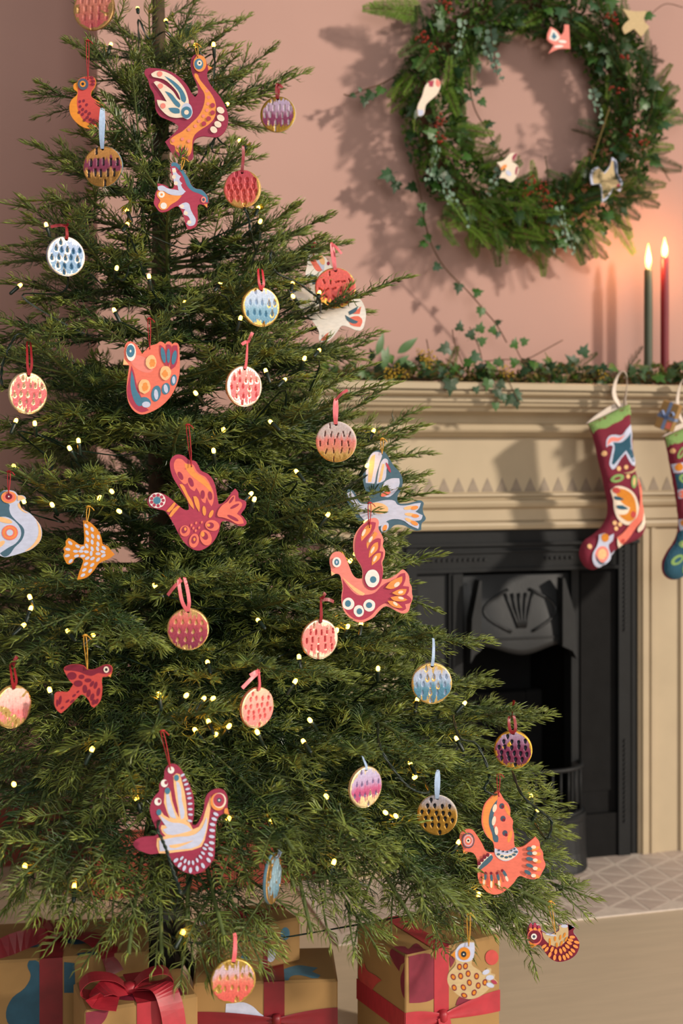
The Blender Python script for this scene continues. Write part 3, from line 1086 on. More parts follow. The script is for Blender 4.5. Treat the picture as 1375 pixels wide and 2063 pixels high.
def disc(label, cx, cy, rx, ry, rim, stops, gold, dents, ribbon, seed=1, goldc='#c79a4b', sidec='gold', kY=1.03, Y=None, name_part='clay_disc', yaw=None, tilt=0.0, clear=True,
         hang=True, ribw=0.0052, streak=0.05, dentpaint=None, splash=None, basec=None):
    """pressed clay disc. stops: [(height 1..-1, colour)]; gold: dict of gilded zones; dents: (kind, rows, w, h, depth)"""
    r = np.random.default_rng(seed)
    if Y is None:
        Y = surf_depth(min(max(cx, 5), 1200), cy, kY) - (.045 if clear else 0)
    R = ry / FPX * Y
    TH_ = 0.0062
    if yaw is None:
        yaw = math.acos(min(1.0, max(0.2, (rx - 0.06 * ry) / ry))) * (-.28 if rim == 'r' else 1)
        if rim == '':
            yaw = 0.0
    root = thing('disc_ornament', label, 'ornament', px(cx, cy, Y), yaw, 'pressed clay disc ornaments on the tree')
    root.rotation_euler = (0, tilt, yaw)
    N = 64
    gx = np.linspace(-1, 1, N)
    A, B = np.meshgrid(gx, gx, indexing='ij')
    x = A * np.sqrt(1 - B * B / 2)
    z = B * np.sqrt(1 - A * A / 2)
    x, z = x.ravel(), z.ravel()
    rad = np.hypot(x, z)
    # paint: washes of colour from top to bottom with brushy edges
    colw = r.normal(0, 1, 40)
    st = np.interp(x, np.linspace(-1, 1, 40), colw) * streak * 1.6 + r.normal(0, 1, len(x)) * 0.012
    zz = z + st
    hs_ = [s[0] for s in stops][::-1]
    cs_ = np.array([hexc(s[1]) for s in stops])[::-1]
    C = np.stack([np.interp(zz, hs_, cs_[:, k]) for k in range(3)], axis=1)
    # blotchy noise for the gilding
    gn = np.zeros(len(x))
    for f, am in ((3.0, 0.55), (7.0, 0.35), (15.0, 0.2)):
        p1, p2, p3 = r.uniform(0, 6.28, 3)
        gn += am * np.sin(f * x + p1 + 1.7 * np.sin(f * 0.7 * z + p2)) * np.cos(f * 0.8 * z + p3)
    G = np.zeros(len(x))
    if 'rim' in gold:
        G = np.maximum(G, (rad > 1 - gold['rim'] + 0.10 * gn))
    if 'bottom' in gold:
        G = np.maximum(G, (z < gold['bottom'] + 0.14 * gn + st * 2))
    if 'top' in gold:
        G = np.maximum(G, (z > gold['top'] + 0.12 * gn + st * 2))
    if 'left' in gold:
        G = np.maximum(G, (x < gold['left'] + 0.12 * gn))
    if 'right' in gold:
        G = np.maximum(G, (x > gold['right'] + 0.12 * gn))
    if 'speck' in gold:
        G = np.maximum(G, (gn > gold['speck']))
    H = np.zeros(len(x))
    # dents pressed into the clay
    if dents:
        kind, rows, dw, dh, dep = dents[:5]
        rot = dents[5] if len(dents) > 5 else 0.0
        cent = []
        for ri, zr in enumerate(np.linspace(0.74, -0.82, rows)):
            half = math.sqrt(max(0.02, 0.86 ** 2 - zr * zr))
            m = max(1, int(2 * half / max(dw * 2.6, .31)))
            for q in range(m):
                xx = (-half + (q + 0.5 + (.22 if ri % 2 else -.22)) * 2 * half / m) + r.uniform(-.03, .03)
                if abs(xx) < 0.17 and zr > 0.52:
                    continue
                cent.append((xx, zr + r.uniform(-.05, .05), rot * r.uniform(-1, 1)))
        for (a, b, ro) in cent:
            if math.hypot(a, b) > 0.88:
                continue
            dx, dz = x - a, z - b
            if ro:
                dx, dz = dx * math.cos(ro) - dz * math.sin(ro), dx * math.sin(ro) + dz * math.cos(ro)
            if kind == 'tear':
                wz = dw * np.clip(0.62 - 0.45 * dz / dh, 0.22, 1.05)
                q = (dx / wz) ** 2 + (dz / dh) ** 2
            elif kind == 'scale':
                wz = dw * np.clip(0.75 + 0.30 * dz / dh, 0.35, 1.05)
                q = (dx / wz) ** 2 + (dz / dh) ** 2
            else:
                q = np.maximum((np.abs(dx) / dw) ** 4, (np.abs(dz) / dh) ** 4)
            ins_ = np.clip(1 - q, 0, 1)
            H = np.maximum(H, np.sqrt(ins_) * dep)
            if splash and r.uniform() < splash:
                G = np.maximum(G, ((q > 0.9) & (q < 2.3 + gn)))
            if dentpaint is not None:
                dcol = hexc(dentpaint)
                mk = (q < 1.0)[:, None]
                C = np.where(mk, dcol, C)
                if dentpaint != 'gold':
                    G = np.where(q < 0.95, 0.0, G)
    gcol = hexc(goldc)
    C = np.where(G[:, None] > 0.5, gcol * (1 + 0.12 * gn[:, None]), C)
    edge = np.clip((rad - 0.93) / 0.07, 0, 1)
    yfront = H * R * 0.15 + (edge ** 2) * 0.0012
    # hole for the ribbon
    hz = 0.86
    hole = ((x / 0.075) ** 2 + ((z - hz) / 0.075) ** 2) < 1
    yfront = np.where(hole, 0.0045, yfront)
    C = np.where(hole[:, None], np.array(lin('#20140f')), C)
    V = np.stack([x * R, yfront, z * R], axis=1)
    idx = np.arange(N * N).reshape(N, N)
    F = np.stack([idx[:-1, :-1], idx[1:, :-1], idx[1:, 1:], idx[:-1, 1:]], axis=-1).reshape(-1, 4)
    ring = np.concatenate([idx[:-1, 0], idx[-1, :-1], idx[:0:-1, -1], idx[0, :0:-1]])
    nr = len(ring)
    side = []
    sC = gcol if sidec == 'gold' else hexc(sidec)
    for yy, kk in ((0.0012, 1.0), (0.0030, 1.012), (TH_ - 0.0012, 1.012), (TH_, 0.98)):
        side.append(np.stack([V[ring, 0] * kk, np.full(nr, yy), V[ring, 2] * kk], axis=1))
    Vb = np.concatenate([V] + side + [np.array([[0, TH_, 0]])])
    Fq = [F]
    b0 = N * N
    for k in range(3):
        a = b0 + k * nr + np.arange(nr)
        b = b0 + k * nr + (np.arange(nr) + 1) % nr
        Fq.append(np.stack([a, b, b + nr, a + nr], axis=1)[:, ::1])
    last = b0 + 3 * nr
    tri = np.stack([last + np.arange(nr), last + (np.arange(nr) + 1) % nr, np.full(nr, len(Vb) - 1)], axis=1)
    j0 = np.stack([ring, np.roll(ring, -1), b0 + (np.arange(nr) + 1) % nr, b0 + np.arange(nr)], axis=1)
    Fq.append(j0)
    colr = np.concatenate([C, np.tile(sC, (4 * nr + 1, 1))])
    gd = np.concatenate([G.astype(float), np.full(4 * nr + 1, 1.0 if sidec == 'gold' else 0.0)])
    me = mesh_np(name_part, Vb, [np.concatenate(Fq), tri], [attr_mat('painted_clay', 0.42, gold=True)], smooth=True, attrs={'col': colr, 'gold': gd})
    link(name_part, me, root)
    # ribbon through the hole, up over the twig
    if ribbon:
        tx, ty, cc = ribbon[:3]
        style = ribbon[3] if len(ribbon) > 3 else 'loop'
        inv = root.matrix_basis.inverted()
        top = inv @ px(tx, ty, Y)
        top.y = min(max(top.y, -0.01), 0.01)
        h = Vector((0, -0.0005, hz * R))
        paths = []
        d = top - h
        sp = 0.0016
        for sg in (-1, 1):
            pts = [h + Vector((0, 0.0008 * sg, 0)), h + d * 0.3 + Vector((sg * sp * 0.7, 0.002 * sg - 0.002, 0)), h + d * 0.7 + Vector((sg * sp, 0.003 * sg - 0.001, 0)), top + Vector((sg * sp * 0.5, 0.002 * sg, 0)), top + Vector((0, 0.003 * sg, 0.003))]
            if style == 'single' and sg < 0:
                continue
            if style == 'wide':
                pts = [p + Vector((sg * 0.0035, 0, 0)) for p in pts]
                pts[0] = h + Vector((0, 0.0008 * sg, 0))
            c2 = catmull(pts, 5)
            paths.append((c2, [(math.cos(0.9 * k / len(c2) * sg), math.sin(0.9 * k / len(c2)), 0) for k in range(len(c2))]))
        if style in ('tails', 'wide') or len(ribbon) > 4:
            for (ax, az) in (ribbon[4] if len(ribbon) > 4 else ((0.014, -0.004), (-0.010, 0.008))):
                paths.append((catmull([top + Vector((0, -0.002, 0)), top + Vector((ax * 0.5, -0.004, az * 0.5 + 0.002)), top + Vector((ax, -0.003, az))], 4), (0, 0.3, 1)))
        link('ribbon', ribbon_mesh('ribbon', paths, CORDM[cc], ribw), root)
        if hang:
            wp = px(tx, ty - 3, Y + 0.002)
            ORN.append((wp, ribbon[5] if len(ribbon) > 5 else None))
    if clear:
        KEEP_CLEAR.append((cx, cy, rx, ry, Y))
    return root

# ---------------------------------------------------------------- clay discs
disc('oval gold and pink streaked disc at the top of the tree, cut by the frame', 188, 16, 33, 44, 'r', [(1, '#d98a80'), (0.0, '#cc7a66'), (-1, '#b84a58')], dict(rim=.10, speck=.30), ('dash', 5, .05, .14, .5), None, 1, '#c79c63', kY=1.0, streak=.12)
disc('copper disc with a purple band and dark dripping marks on a pale blue ribbon', 206, 335, 36, 41, 'r', [(1, '#c9904f'), (0.38, '#b98246'), (0.34, '#8a3f5c'), (-0.2, '#7f3350'), (-0.3, '#c08a4a'), (-1, '#c4904f')], dict(rim=.05, bottom=-.45), ('dash', 4, .055, .20, .8),
     (206, 222, 'blue', 'loop'), 2, '#bd8a48', sidec='#8ea7b4', dentpaint='#2a2028', streak=.07)
disc('lilac and plum disc with white notches at the tip of an upper branch', 559, 230, 33, 36, 'r', [(1, '#c8b8dc'), (0.25, '#bb9cbb'), (-0.1, '#8a3f66'), (-1, '#7a2f55')], dict(rim=.10, bottom=-.62, top=.72), ('dash', 5, .045, .16, .9),
     (559, 172, 'darkred', 'tails', ((.010, -.006),), .15), 3, '#b8923e', sidec='#e9dcc4', dentpaint='#d9cfd6')
disc('red disc pressed with overlapping scales and a gold lower rim', 487, 380, 37, 38, 'r', [(1, '#c2485a'), (0, '#cd5452'), (-1, '#d8695a')], dict(rim=.04, bottom=-.72, right=.84), ('scale', 6, .12, .17, 1.0),
     (488, 296, 'darkred', 'single', (), .2), 4, '#d6a45e', sidec='#e3c08e', streak=.02)
disc('white rimmed disc with blue teardrop dents on a dark red ribbon', 134, 516, 36, 40, 'l', [(1, '#a9b9dc'), (0.2, '#86a4cc'), (-0.3, '#6f97bd'), (-1, '#5f8db4')], dict(rim=.10, top=.76, bottom=-.92), ('tear', 5, .115, .17, 1.0),
     (134, 456, 'darkred', 'tails', ((-.028, -.004), (.004, .01)), .2), 5, '#f3e3cf', sidec='#8c9cc4', dentpaint='#45718f', splash=.45)
disc('pale blue to teal disc with gold rim hanging beside the pink grooved disc', 526, 618, 39, 40, 'l', [(1, '#c3cbe2'), (0.2, '#a9bfd8'), (-0.1, '#76a3bd'), (-1, '#3f7c9b')], dict(rim=.10, bottom=-.78, top=.86), ('tear', 4, .085, .17, .9),
     (524, 545, 'rose', 'wide', (), .2), 6, '#cfa860', splash=.3, streak=.03)
disc('coral disc with short scattered grooves partly behind a branch', 675, 580, 43, 41, 'r', [(1, '#e2655c'), (-0.3, '#d9544f'), (-1, '#c74548')], dict(rim=.04, bottom=-.60), ('dash', 5, .028, .12, .8, 1.5),
     (668, 492, 'pink', 'tails', ((.018, -.018),), .12), 7, '#e2b45a', sidec='#f0d7ae', dentpaint='#8f3a3a', clear=False)
disc('pink disc with flaking cream gilding on a long dark red ribbon', 58, 792, 34, 42, 'l', [(1, '#dc7a74'), (0, '#cf5b60'), (-1, '#b84556')], dict(rim=.08, top=.62, bottom=-.84, left=-.93), ('tear', 5, .075, .13, .8),
     (58, 692, 'darkred', 'wide', (), .2), 8, '#e6cf9c', sidec='#c9b493', splash=.55, dentpaint='#a58a78')
disc('coral pink disc with white flaked rim and oval dents below the teal disc', 493, 778, 36, 41, 'l', [(1, '#ee9a90'), (0, '#df6f70'), (-1, '#d05f68')], dict(rim=.10, bottom=-.80, top=.80), ('tear', 5, .085, .14, .9),
     (498, 690, 'pink', 'tails', ((.008, .016), (-.012, -.004)), .2), 9, '#fbe9cf', sidec='#d98a5c', splash=.45, dentpaint='#d0555a')
disc('disc fading from grey to coral to gold with short upright notches', 676, 890, 38, 41, 'r', [(1, '#cfc3c4'), (0.35, '#c9b6b4'), (0.05, '#e08078'), (-0.35, '#d98a6e'), (-0.6, '#c9a15c'), (-1, '#c49a52')], dict(bottom=-.62), ('dash', 5, .026, .14, .9, .35),
     (676, 806, 'pink', 'tails', ((.02, .016),), .15), 10, '#c49a52', sidec='#ecd9b8', dentpaint='#7a4a40')
disc('coral to plum disc with gold teardrop dents hanging near the middle of the tree', 378, 1268, 42, 42, '', [(1, '#dd8a78'), (0.4, '#d4655f'), (0, '#a83f52'), (-1, '#7c2546')], dict(rim=.06, bottom=-.78, top=.78), ('tear', 5, .085, .13, 1.0),
     (366, 1168, 'pink', 'wide', ((-.02, -.022),), .1), 11, '#d9b072', dentpaint='#e0bb80')
disc('pink disc with narrow red grooves and white flaking on a dark red bow', 645, 1288, 38, 40, 'l', [(1, '#f0938a'), (0, '#e97f78'), (-1, '#e57570')], dict(rim=.07, bottom=-.68, top=.74, right=.78), ('dash', 5, .04, .15, 1.0),
     (646, 1208, 'darkred', 'tails', ((.020, -.004), (.006, .010)), .1), 12, '#fbe6c6', sidec='#c7825a', dentpaint='#b8434a', splash=.25)
disc('blush disc with pink petal dents hanging low in the middle of the tree', 520, 1426, 33, 41, 'l', [(1, '#f6c9a8'), (0.4, '#f0a898'), (-0.3, '#ef8f86'), (-1, '#ee8680')], dict(rim=.05, bottom=-.86), ('scale', 6, .10, .13, 1.0),
     (521, 1352, 'pink', 'tails', ((-.032, -.020), (-.018, -.004)), .05), 13, '#f3d3a4', sidec='#d8775e', dentpaint='#d66a68')
disc('pale pink and gold disc at the edge of the frame beside the dark red swallow', 28, 1424, 31, 43, 'l', [(1, '#f0cdc0'), (0.2, '#ecb3ac'), (-0.3, '#e58080'), (-1, '#de7478')], dict(rim=.07, bottom=-.62, speck=.42), ('dash', 4, .04, .14, .7),
     (24, 1340, 'darkred', 'wide', ((.006, .012),), .1), 14, '#c9a868', sidec='#d2a255')
disc('blue and gold disc on a pale blue ribbon in front of the fireplace', 870, 1377, 41, 41, 'r', [(1, '#c9a04a'), (0.66, '#b9bfd6'), (0.2, '#a8bad6'), (-0.2, '#4f86a0'), (-1, '#3c6f8a')], dict(rim=.05, top=.74, bottom=-.82), ('tear', 5, .075, .15, .9),
     (872, 1290, 'blue', 'single', (), .05), 15, '#d9b56c', sidec='#e6d4b6', splash=.45, dentpaint='#aebdd4', yaw=0.12)
disc('lilac to raspberry disc with a dripping cream lower edge', 738, 1586, 35, 41, 'l', [(1, '#b9b9d8'), (0.25, '#b79cc0'), (-0.1, '#b8507c'), (-1, '#a23860')], dict(rim=.07, bottom=-.55, top=.82), ('tear', 4, .08, .14, .8),
     (731, 1526, 'blue', 'single', (), .0), 16, '#efd6a4', sidec='#c5a27c', dentpaint='#7d6c92', splash=.2)
disc('ochre gold disc with black teardrop dents on a pale blue ribbon', 880, 1643, 37, 40, 'r', [(1, '#a9a4b0'), (0.55, '#a49a9c'), (0.25, '#a9803c'), (-1, '#a67a34')], dict(bottom=.25), ('scale', 6, .10, .13, 1.0),
     (881, 1556, 'blue', 'loop', (), -.05), 17, '#b58838', sidec='#d9d2c6', dentpaint='#20252c')
disc('plum disc with black dents and gold veins at a branch tip before the grate', 1033, 1511, 36, 38, 'r', [(1, '#b9aac8'), (0.45, '#9c6f92'), (0.1, '#7c2f55'), (-0.5, '#7a2a4c'), (-1, '#4d2a3c')], dict(rim=.08, bottom=-.82, speck=.62), ('scale', 6, .10, .14, 1.0),
     (1030, 1446, 'darkred', 'wide', ((.004, .03),), .1), 18, '#d3a03c', sidec='#c9963c', dentpaint='#2c3340')
disc('blue and gold disc seen almost edge on low on the tree', 553, 1770, 17, 49, 'l', [(1, '#6f93a6'), (0, '#8aa6b4'), (-1, '#3f6f88')], dict(rim=.12, speck=.35, bottom=-.8), ('dash', 5, .05, .16, .8),
     (563, 1718, 'blue', 'wide', (), -.3), 19, '#a9824a', sidec='#5f879c', yaw=1.30)
disc('coral, lilac and gold disc hanging from the lowest twig before the stacked gifts', 470, 1977, 44, 45, 'r', [(1, '#c7b8c8'), (0.35, '#c9aab4'), (0.1, '#d98a72'), (-0.2, '#d96a5c'), (-1, '#d2554f')], dict(rim=.06, top=.70, bottom=-.90, speck=.62), ('tear', 4, .075, .13, 1.0),
     (472, 1886, 'pink', 'single', (), -.5), 20, '#c2a052', dentpaint='#d3b266', yaw=0.2, Y=1.74, ribw=.006)

# ---------------------------------------------------------------- painted birds
def dots(c, pts, rx, ry=None, rot=0.0):
    return [(c, ell(p[0], p[1], rx, ry, rot, 10), 1) for p in pts]
def ring(cx, cy, *layers):
    return [(c, ell(cx, cy, a, b, 0, 20), 1) for c, a, b in layers]

C1 = (280, 90, .14545)
bird('large maroon dove with cream and blue wing high on the tree', C1,
 [(1015,318),(950,285),(925,215),(880,155),(800,130),(745,160),(715,240),(720,340),(750,440),(790,530),(815,620),(805,690),(775,725),(740,690),(670,570),(560,450),(430,370),(300,335),(150,325),(90,340),(75,400),(120,480),(150,590),(205,690),(220,820),(235,910),(290,990),(400,1040),(490,1085),(545,1140),(520,1190),(440,1270),(360,1345),(400,1410),(445,1490),(490,1550),(560,1575),(620,1590),(690,1605),(735,1580),(745,1470),(745,1380),(775,1310),(860,1270),(980,1275),(1080,1280),(1170,1220),(1220,1120),(1232,1000),(1200,870),(1120,720),(1030,610),(960,500),(940,420),(945,370),(965,350)],
 'maroon', [('beak', [('orange', [(948,288),(1014,318),(962,356)])]),
  ('body_stripe', [('orange', [(770,395),(800,400),(840,480),(920,580),(1000,680),(1050,780),(1065,900),(1040,1020),(960,1110),(850,1180),(770,1250),(740,1330),(735,1430),(700,1530),(660,1550),(625,1500),(610,1410),(590,1440),(550,1495),(510,1470),(490,1400),(440,1380),(425,1330),(480,1270),(600,1200),(720,1090),(820,990),(880,880),(910,760),(905,680),(850,590),(800,500),(765,430)])]
     + dots('pink', [(940,640),(965,730),(955,820),(940,910),(890,990),(830,1060),(780,1130),(690,1180),(600,1310),(470,1330),(550,1420),(660,1450),(690,1340)], 24) + dots('crimson', [(1020,843),(1020,945),(965,1027),(900,1098)], 33)),
  ('breast_spot', [('cream', ell(1130, 912, 56, 42, 35)), ('cream', ell(1132, 1020, 56, 42, 35)), ('cream', ell(1092, 1108, 52, 42, 35)), ('cream', ell(1035, 1183, 52, 42, 40))]),
  ('wing', [('cream', [(170,410),(240,370),(340,375),(460,430),(560,520),(640,630),(685,760),(700,850),(740,910),(735,980),(680,1040),(610,1015),(520,1020),(420,1000),(330,930),(265,840),(250,770),(300,775),(385,795),(330,700),(260,600),(205,530),(240,510),(320,540),(400,590),(480,660),(560,770),(575,770),(540,680),(450,570),(350,490),(250,465),(185,445)]),
     ('lav', ell(662, 925, 78, 110)), ('blue', [(355,440),(450,490),(560,580),(630,680),(655,770),(635,810),(590,780),(565,680),(500,590),(400,490)]), ('blue', [(360,650),(440,680),(520,770),(575,840),(560,880),(510,850),(440,760)]), ('blue', [(410,885),(480,880),(560,900),(565,955),(500,960),(440,930)])]
     + dots('pink', [(290,412),(300,580),(335,855)], 38) + ring(660, 945, ('blue', 72, 82), ('cream', 33, 33))),
  ('eye', ring(845, 270, ('orange', 90, 115)) + ring(830, 278, ('blue', 62, 76)) + ring(840, 265, ('cream', 34, 38), ('dark', 12, 14)))],
 ((815, 185), (790, 20), 'yellow'), kY=1.08)

C2 = (300, 310, .17455)
bird('small pink swallow with blue back hanging under the large maroon dove', C2,
 [(255,110),(290,95),(340,115),(385,180),(420,230),(460,290),(490,360),(540,400),(600,410),(650,450),(680,500),(685,550),(670,580),(672,625),(640,600),(600,580),(565,590),(560,680),(560,760),(545,830),(500,860),(450,870),(425,820),(400,730),(370,650),(330,605),(270,625),(200,665),(130,670),(90,630),(55,570),(65,510),(75,450),(100,400),(95,340),(150,350),(210,375),(240,400),(280,390),(285,340),(270,270),(250,190)],
 'crimson', [('back', [('blue', [(258,112),(290,97),(338,117),(385,180),(420,232),(458,292),(490,362),(540,402),(600,412),(648,452),(678,502),(680,560),(655,555),(640,500),(580,460),(500,430),(440,370),(400,270),(350,190),(290,140),(260,150)])]),
  ('wing', [('lav', [(265,165),(305,160),(320,220),(370,260),(350,300),(385,340),(370,360),(425,435),(400,450),(340,420),(330,370),(290,330),(280,260)]), ('lav', [(340,600),(420,560),(460,575),(480,640),(510,700),(540,760),(520,820),(460,830),(430,800),(470,770),(450,720),(400,700),(400,670),(420,640),(370,630)])] + dots('cream', [(290,195),(288,265),(310,340),(380,605),(425,685),(465,790)], 24)),
  ('tail', [('orange', [(95,440),(150,425),(230,470),(380,480),(330,540),(250,590),(200,640),(140,645),(105,600),(130,540),(95,490)]), ('lav', [(100,380),(150,365),(220,400),(330,420),(410,450),(380,475),(300,480),(220,460),(170,430),(110,420)])] + dots('white', [(145,470),(170,600)], 38) + dots('orange', [(147,470)], 15)),
  ('beak', [('orange', [(632,582),(676,582),(670,624)])]), ('eye', ring(630, 530, ('pink', 30, 36), ('slate', 15, 18)))],
 ((375, 190), (395, 75), 'yellow'), kY=1.08)

C3 = (120, 0, .1939)
bird('orange and red chick with a slate eye at the upper edge of the tree', C3,
 [(300,795),(340,790),(375,830),(365,900),(332,950),(330,1000),(380,1035),(465,1075),(450,1150),(440,1230),(400,1300),(320,1335),(240,1320),(160,1260),(115,1190),(105,1110),(130,1040),(180,990),(185,960),(150,930),(150,880),(180,860),(200,830),(250,800)],
 'ochre', [('wing', [('red', [(250,802),(300,797),(340,793),(370,832),(360,900),(328,950),(328,1000),(390,1050),(450,1090),(430,1200),(400,1290),(330,1290),(250,1250),(200,1170),(182,1080),(190,980),(192,900),(202,832)])]
    + dots('wine', [(210,1060),(250,1050),(280,1090),(215,1110),(240,1140),(205,1170),(240,1190),(275,1160),(290,1220),(260,1250),(320,1240),(310,1180),(350,1250),(330,1280),(370,1270)], 14, 18, 30) + dots('wine', [(335,805),(348,840),(345,875)], 22, 12, 20)),
  ('eye', ring(245, 880, ('slate', 55, 60)) + ring(242, 878, ('ochre', 30, 32), ('dark', 15, 16)))],
 ((295, 830), (290, 440), 'red', ), kY=1.0, yaw=.15, rise=.25)

C4 = (230, 640, .23273)
bird('round coral hen with blue breast stripe and three crimson tail feathers', C4,
 [(75,410),(85,350),(85,280),(105,220),(135,205),(180,225),(215,270),(240,315),(270,280),(310,245),(370,225),(395,207),(425,215),(440,230),(455,210),(480,207),(500,230),(525,215),(550,225),(562,300),(565,400),(560,500),(530,600),(480,690),(400,770),(320,815),(240,838),(180,815),(130,750),(108,660),(110,560),(125,450),(130,412)],
 'coral', [('breast', [('pink', ell(240, 400, 110, 60, 30)), ('crimson', [(150,415),(170,470),(200,600),(240,700),(260,760),(300,800),(240,820),(180,790),(130,720),(110,640),(130,520)]), ('blue', [(150,455),(170,520),(190,620),(235,700),(245,760),(210,765),(165,700),(140,580)]), ('blue', [(235,690),(280,690),(318,735),(300,775),(245,770)]), ('lav', ell(277, 752, 36, 26))]),
  ('belly_spot', [('blue', ell(363, 657, 40, 70, 10)), ('lav', ell(363, 665, 18, 45, -5)), ('blue', ell(447, 615, 35, 50, 10)), ('lav', ell(447, 615, 18, 38, -10)), ('blue', ell(515, 540, 25, 48, 10)), ('lav', ell(515, 540, 14, 32))]),
  ('tail_feather', [('crimson', [(395,235),(430,260),(455,330),(460,430),(420,380),(395,300)]), ('crimson', [(455,230),(490,240),(495,330),(470,430),(450,330)]), ('crimson', [(510,240),(545,240),(552,330),(530,420),(490,450),(495,350)]), ('blue', ell(425, 325, 19, 68, -10)), ('blue', ell(470, 330, 15, 62)), ('blue', ell(520, 345, 20, 62, 10))]),
  ('sun_spot', [('peach', ell(320, 385, 48, 62, 0, 16, .05)), ('peach', ell(262, 595, 52, 62, 0, 16, .05)), ('peach', ell(445, 480, 48, 62, 0, 16, .05)), ('orange', ell(330, 395, 26, 34, 0, 14, .2)), ('orange', ell(268, 600, 26, 34, 0, 14, .2)), ('orange', ell(440, 488, 26, 34, 0, 14, .2))]),
  ('beak', [('peach', [(84,352),(128,408),(78,408)])]), ('eye', ring(147, 300, ('white', 43, 77)) + ring(143, 290, ('blue', 36, 54), ('white', 8, 12)))],
 ((310, 270), (302, 25), 'red'))

C5 = (280, 850, .174545)
bird('rose dove with raised coral wing and a white flower eye', C5,
 [(95,930),(110,870),(160,825),(230,818),(310,850),(390,910),(470,980),(540,1020),(575,1010),(560,920),(510,840),(450,740),(390,640),(360,540),(357,460),(390,400),(450,375),(520,395),(575,440),(640,450),(680,500),(710,560),(790,600),(850,670),(880,760),(900,870),(915,950),(960,940),(1020,880),(1070,810),(1105,770),(1140,810),(1150,880),(1195,900),(1230,920),(1225,990),(1190,1040),(1170,1070),(1210,1110),(1238,1170),(1210,1200),(1140,1195),(1060,1160),(1000,1140),(945,1160),(930,1220),(900,1310),(850,1390),(780,1450),(690,1485),(600,1460),(520,1390),(450,1280),(400,1180),(350,1100),(300,1030),(230,1010),(180,1000),(120,980)],
 'crimson', [('wing', [('coral', [(400,500),(430,430),(490,430),(550,480),(620,490),(660,560),(700,600),(770,640),(830,740),(860,820),(855,930),(835,975),(800,920),(780,870),(765,940),(730,920),(700,830),(660,760),(640,800),(590,770),(560,700),(530,720),(480,680),(430,600)]), ('orange', [(520,480),(600,500),(650,580),(750,650),(830,760),(840,830),(780,760),(680,680),(600,620),(540,540)]),
     ('maroon', ell(478, 622, 26, 52, -28)), ('maroon', ell(600, 695, 26, 56, -22)), ('maroon', ell(735, 838, 24, 50)), ('maroon', ell(822, 850, 24, 50, -8))]),
  ('wing_stroke', [('orange', [(465,720),(500,720),(560,830),(620,930),(635,1010),(590,960),(530,840)]), ('orange', [(625,860),(660,860),(700,960),(695,1040),(650,960)]), ('orange', ell(752, 1025, 21, 56, -5)), ('orange', ell(832, 1062, 21, 48, 25))]),
  ('neck_band', [('orange', [(405,925),(425,940),(350,1040),(315,1030)]), ('orange', [(445,965),(475,975),(370,1100),(345,1085)])]),
  ('breast_petal', [('coral', ell(530, 1258, 60, 64)), ('coral', ell(635, 1370, 56, 82, 12)), ('coral', ell(770, 1335, 66, 92, -20)), ('coral', ell(845, 1195, 82, 62, 12)), ('maroon', ell(525, 1245, 32, 42, 20)), ('maroon', ell(635, 1360, 30, 46, 12)), ('maroon', ell(760, 1315, 34, 48, -30)), ('maroon', ell(825, 1195, 40, 36)), ('orange', ell(535, 1235, 14, 20)), ('orange', ell(640, 1355, 13, 20)), ('orange', ell(735, 1295, 22, 30)), ('orange', ell(802, 1190, 20, 18))] + dots('coral', [(605,1190),(660,1165),(725,1158),(628,1225),(695,1220),(655,1255)], 12, 17, 20)),
  ('tail', [('coral', [(905,1050),(960,960),(1020,920),(1080,850),(1110,850),(1110,920),(1170,920),(1190,960),(1150,1030),(1130,1060),(1190,1110),(1210,1170),(1140,1180),(1050,1130),(960,1100),(910,1090)]), ('maroon', ell(1068, 900, 14, 48, 35)), ('maroon', ell(1105, 972, 16, 58, 62)), ('maroon', ell(1085, 1108, 18, 72, -62))]),
  ('eye', ring(212, 905, ('white', 96, 88)) + [('crimson', ell(212 + 68 * math.cos(k * .698), 905 + 62 * math.sin(k * .698), 20, 20, 0, 8), 1) for k in range(9)] + ring(212, 905, ('blue', 42, 42)))],
 ((608, 515), (560, 55), 'red'))

C6 = (0, 930, .19636)
bird('orange swallow covered in pale lilac dabs on a yellow cord', C6,
 [(850,605),(880,605),(950,650),(1010,720),(1040,800),(1050,845),(1100,870),(1140,920),(1172,955),(1120,995),(1050,1025),(1010,1050),(960,1120),(900,1180),(840,1205),(790,1212),(810,1140),(840,1060),(850,1010),(810,980),(760,1000),(740,1040),(695,1052),(665,1010),(650,960),(660,930),(650,890),(675,860),(672,820),(700,785),(750,810),(810,850),(860,855),(865,780),(860,700)],
 'ochre', [('dab', [('lav', ell(x, y, 15, 27, r_, 10), 1) for (x, y, r_) in ((885,660,-40),(945,695,-25),(893,730,-25),(950,765,-25),(1010,775,-15),(897,800,-25),(945,825,-10),(1005,845,-15),(890,865,-25),(845,885,60),(945,895,-20),(1000,895,-20),(1065,885,-50),(795,868,-60),(720,835,-50),(695,900,-80),(775,920,-85),(830,920,90),(885,925,-80),(935,942,0),(1005,945,90),(1055,925,-70),(1060,965,60),(690,965,75),(785,968,75),(848,968,85),(895,990,60),(948,995,60),(1005,1005,40),(725,1020,45),(880,1050,55),(945,1060,50),(865,1110,55),(925,1120,40),(850,1165,60))])],
 ((893, 625), (905, 480), 'yellow'), kY=.95, rise=.3)

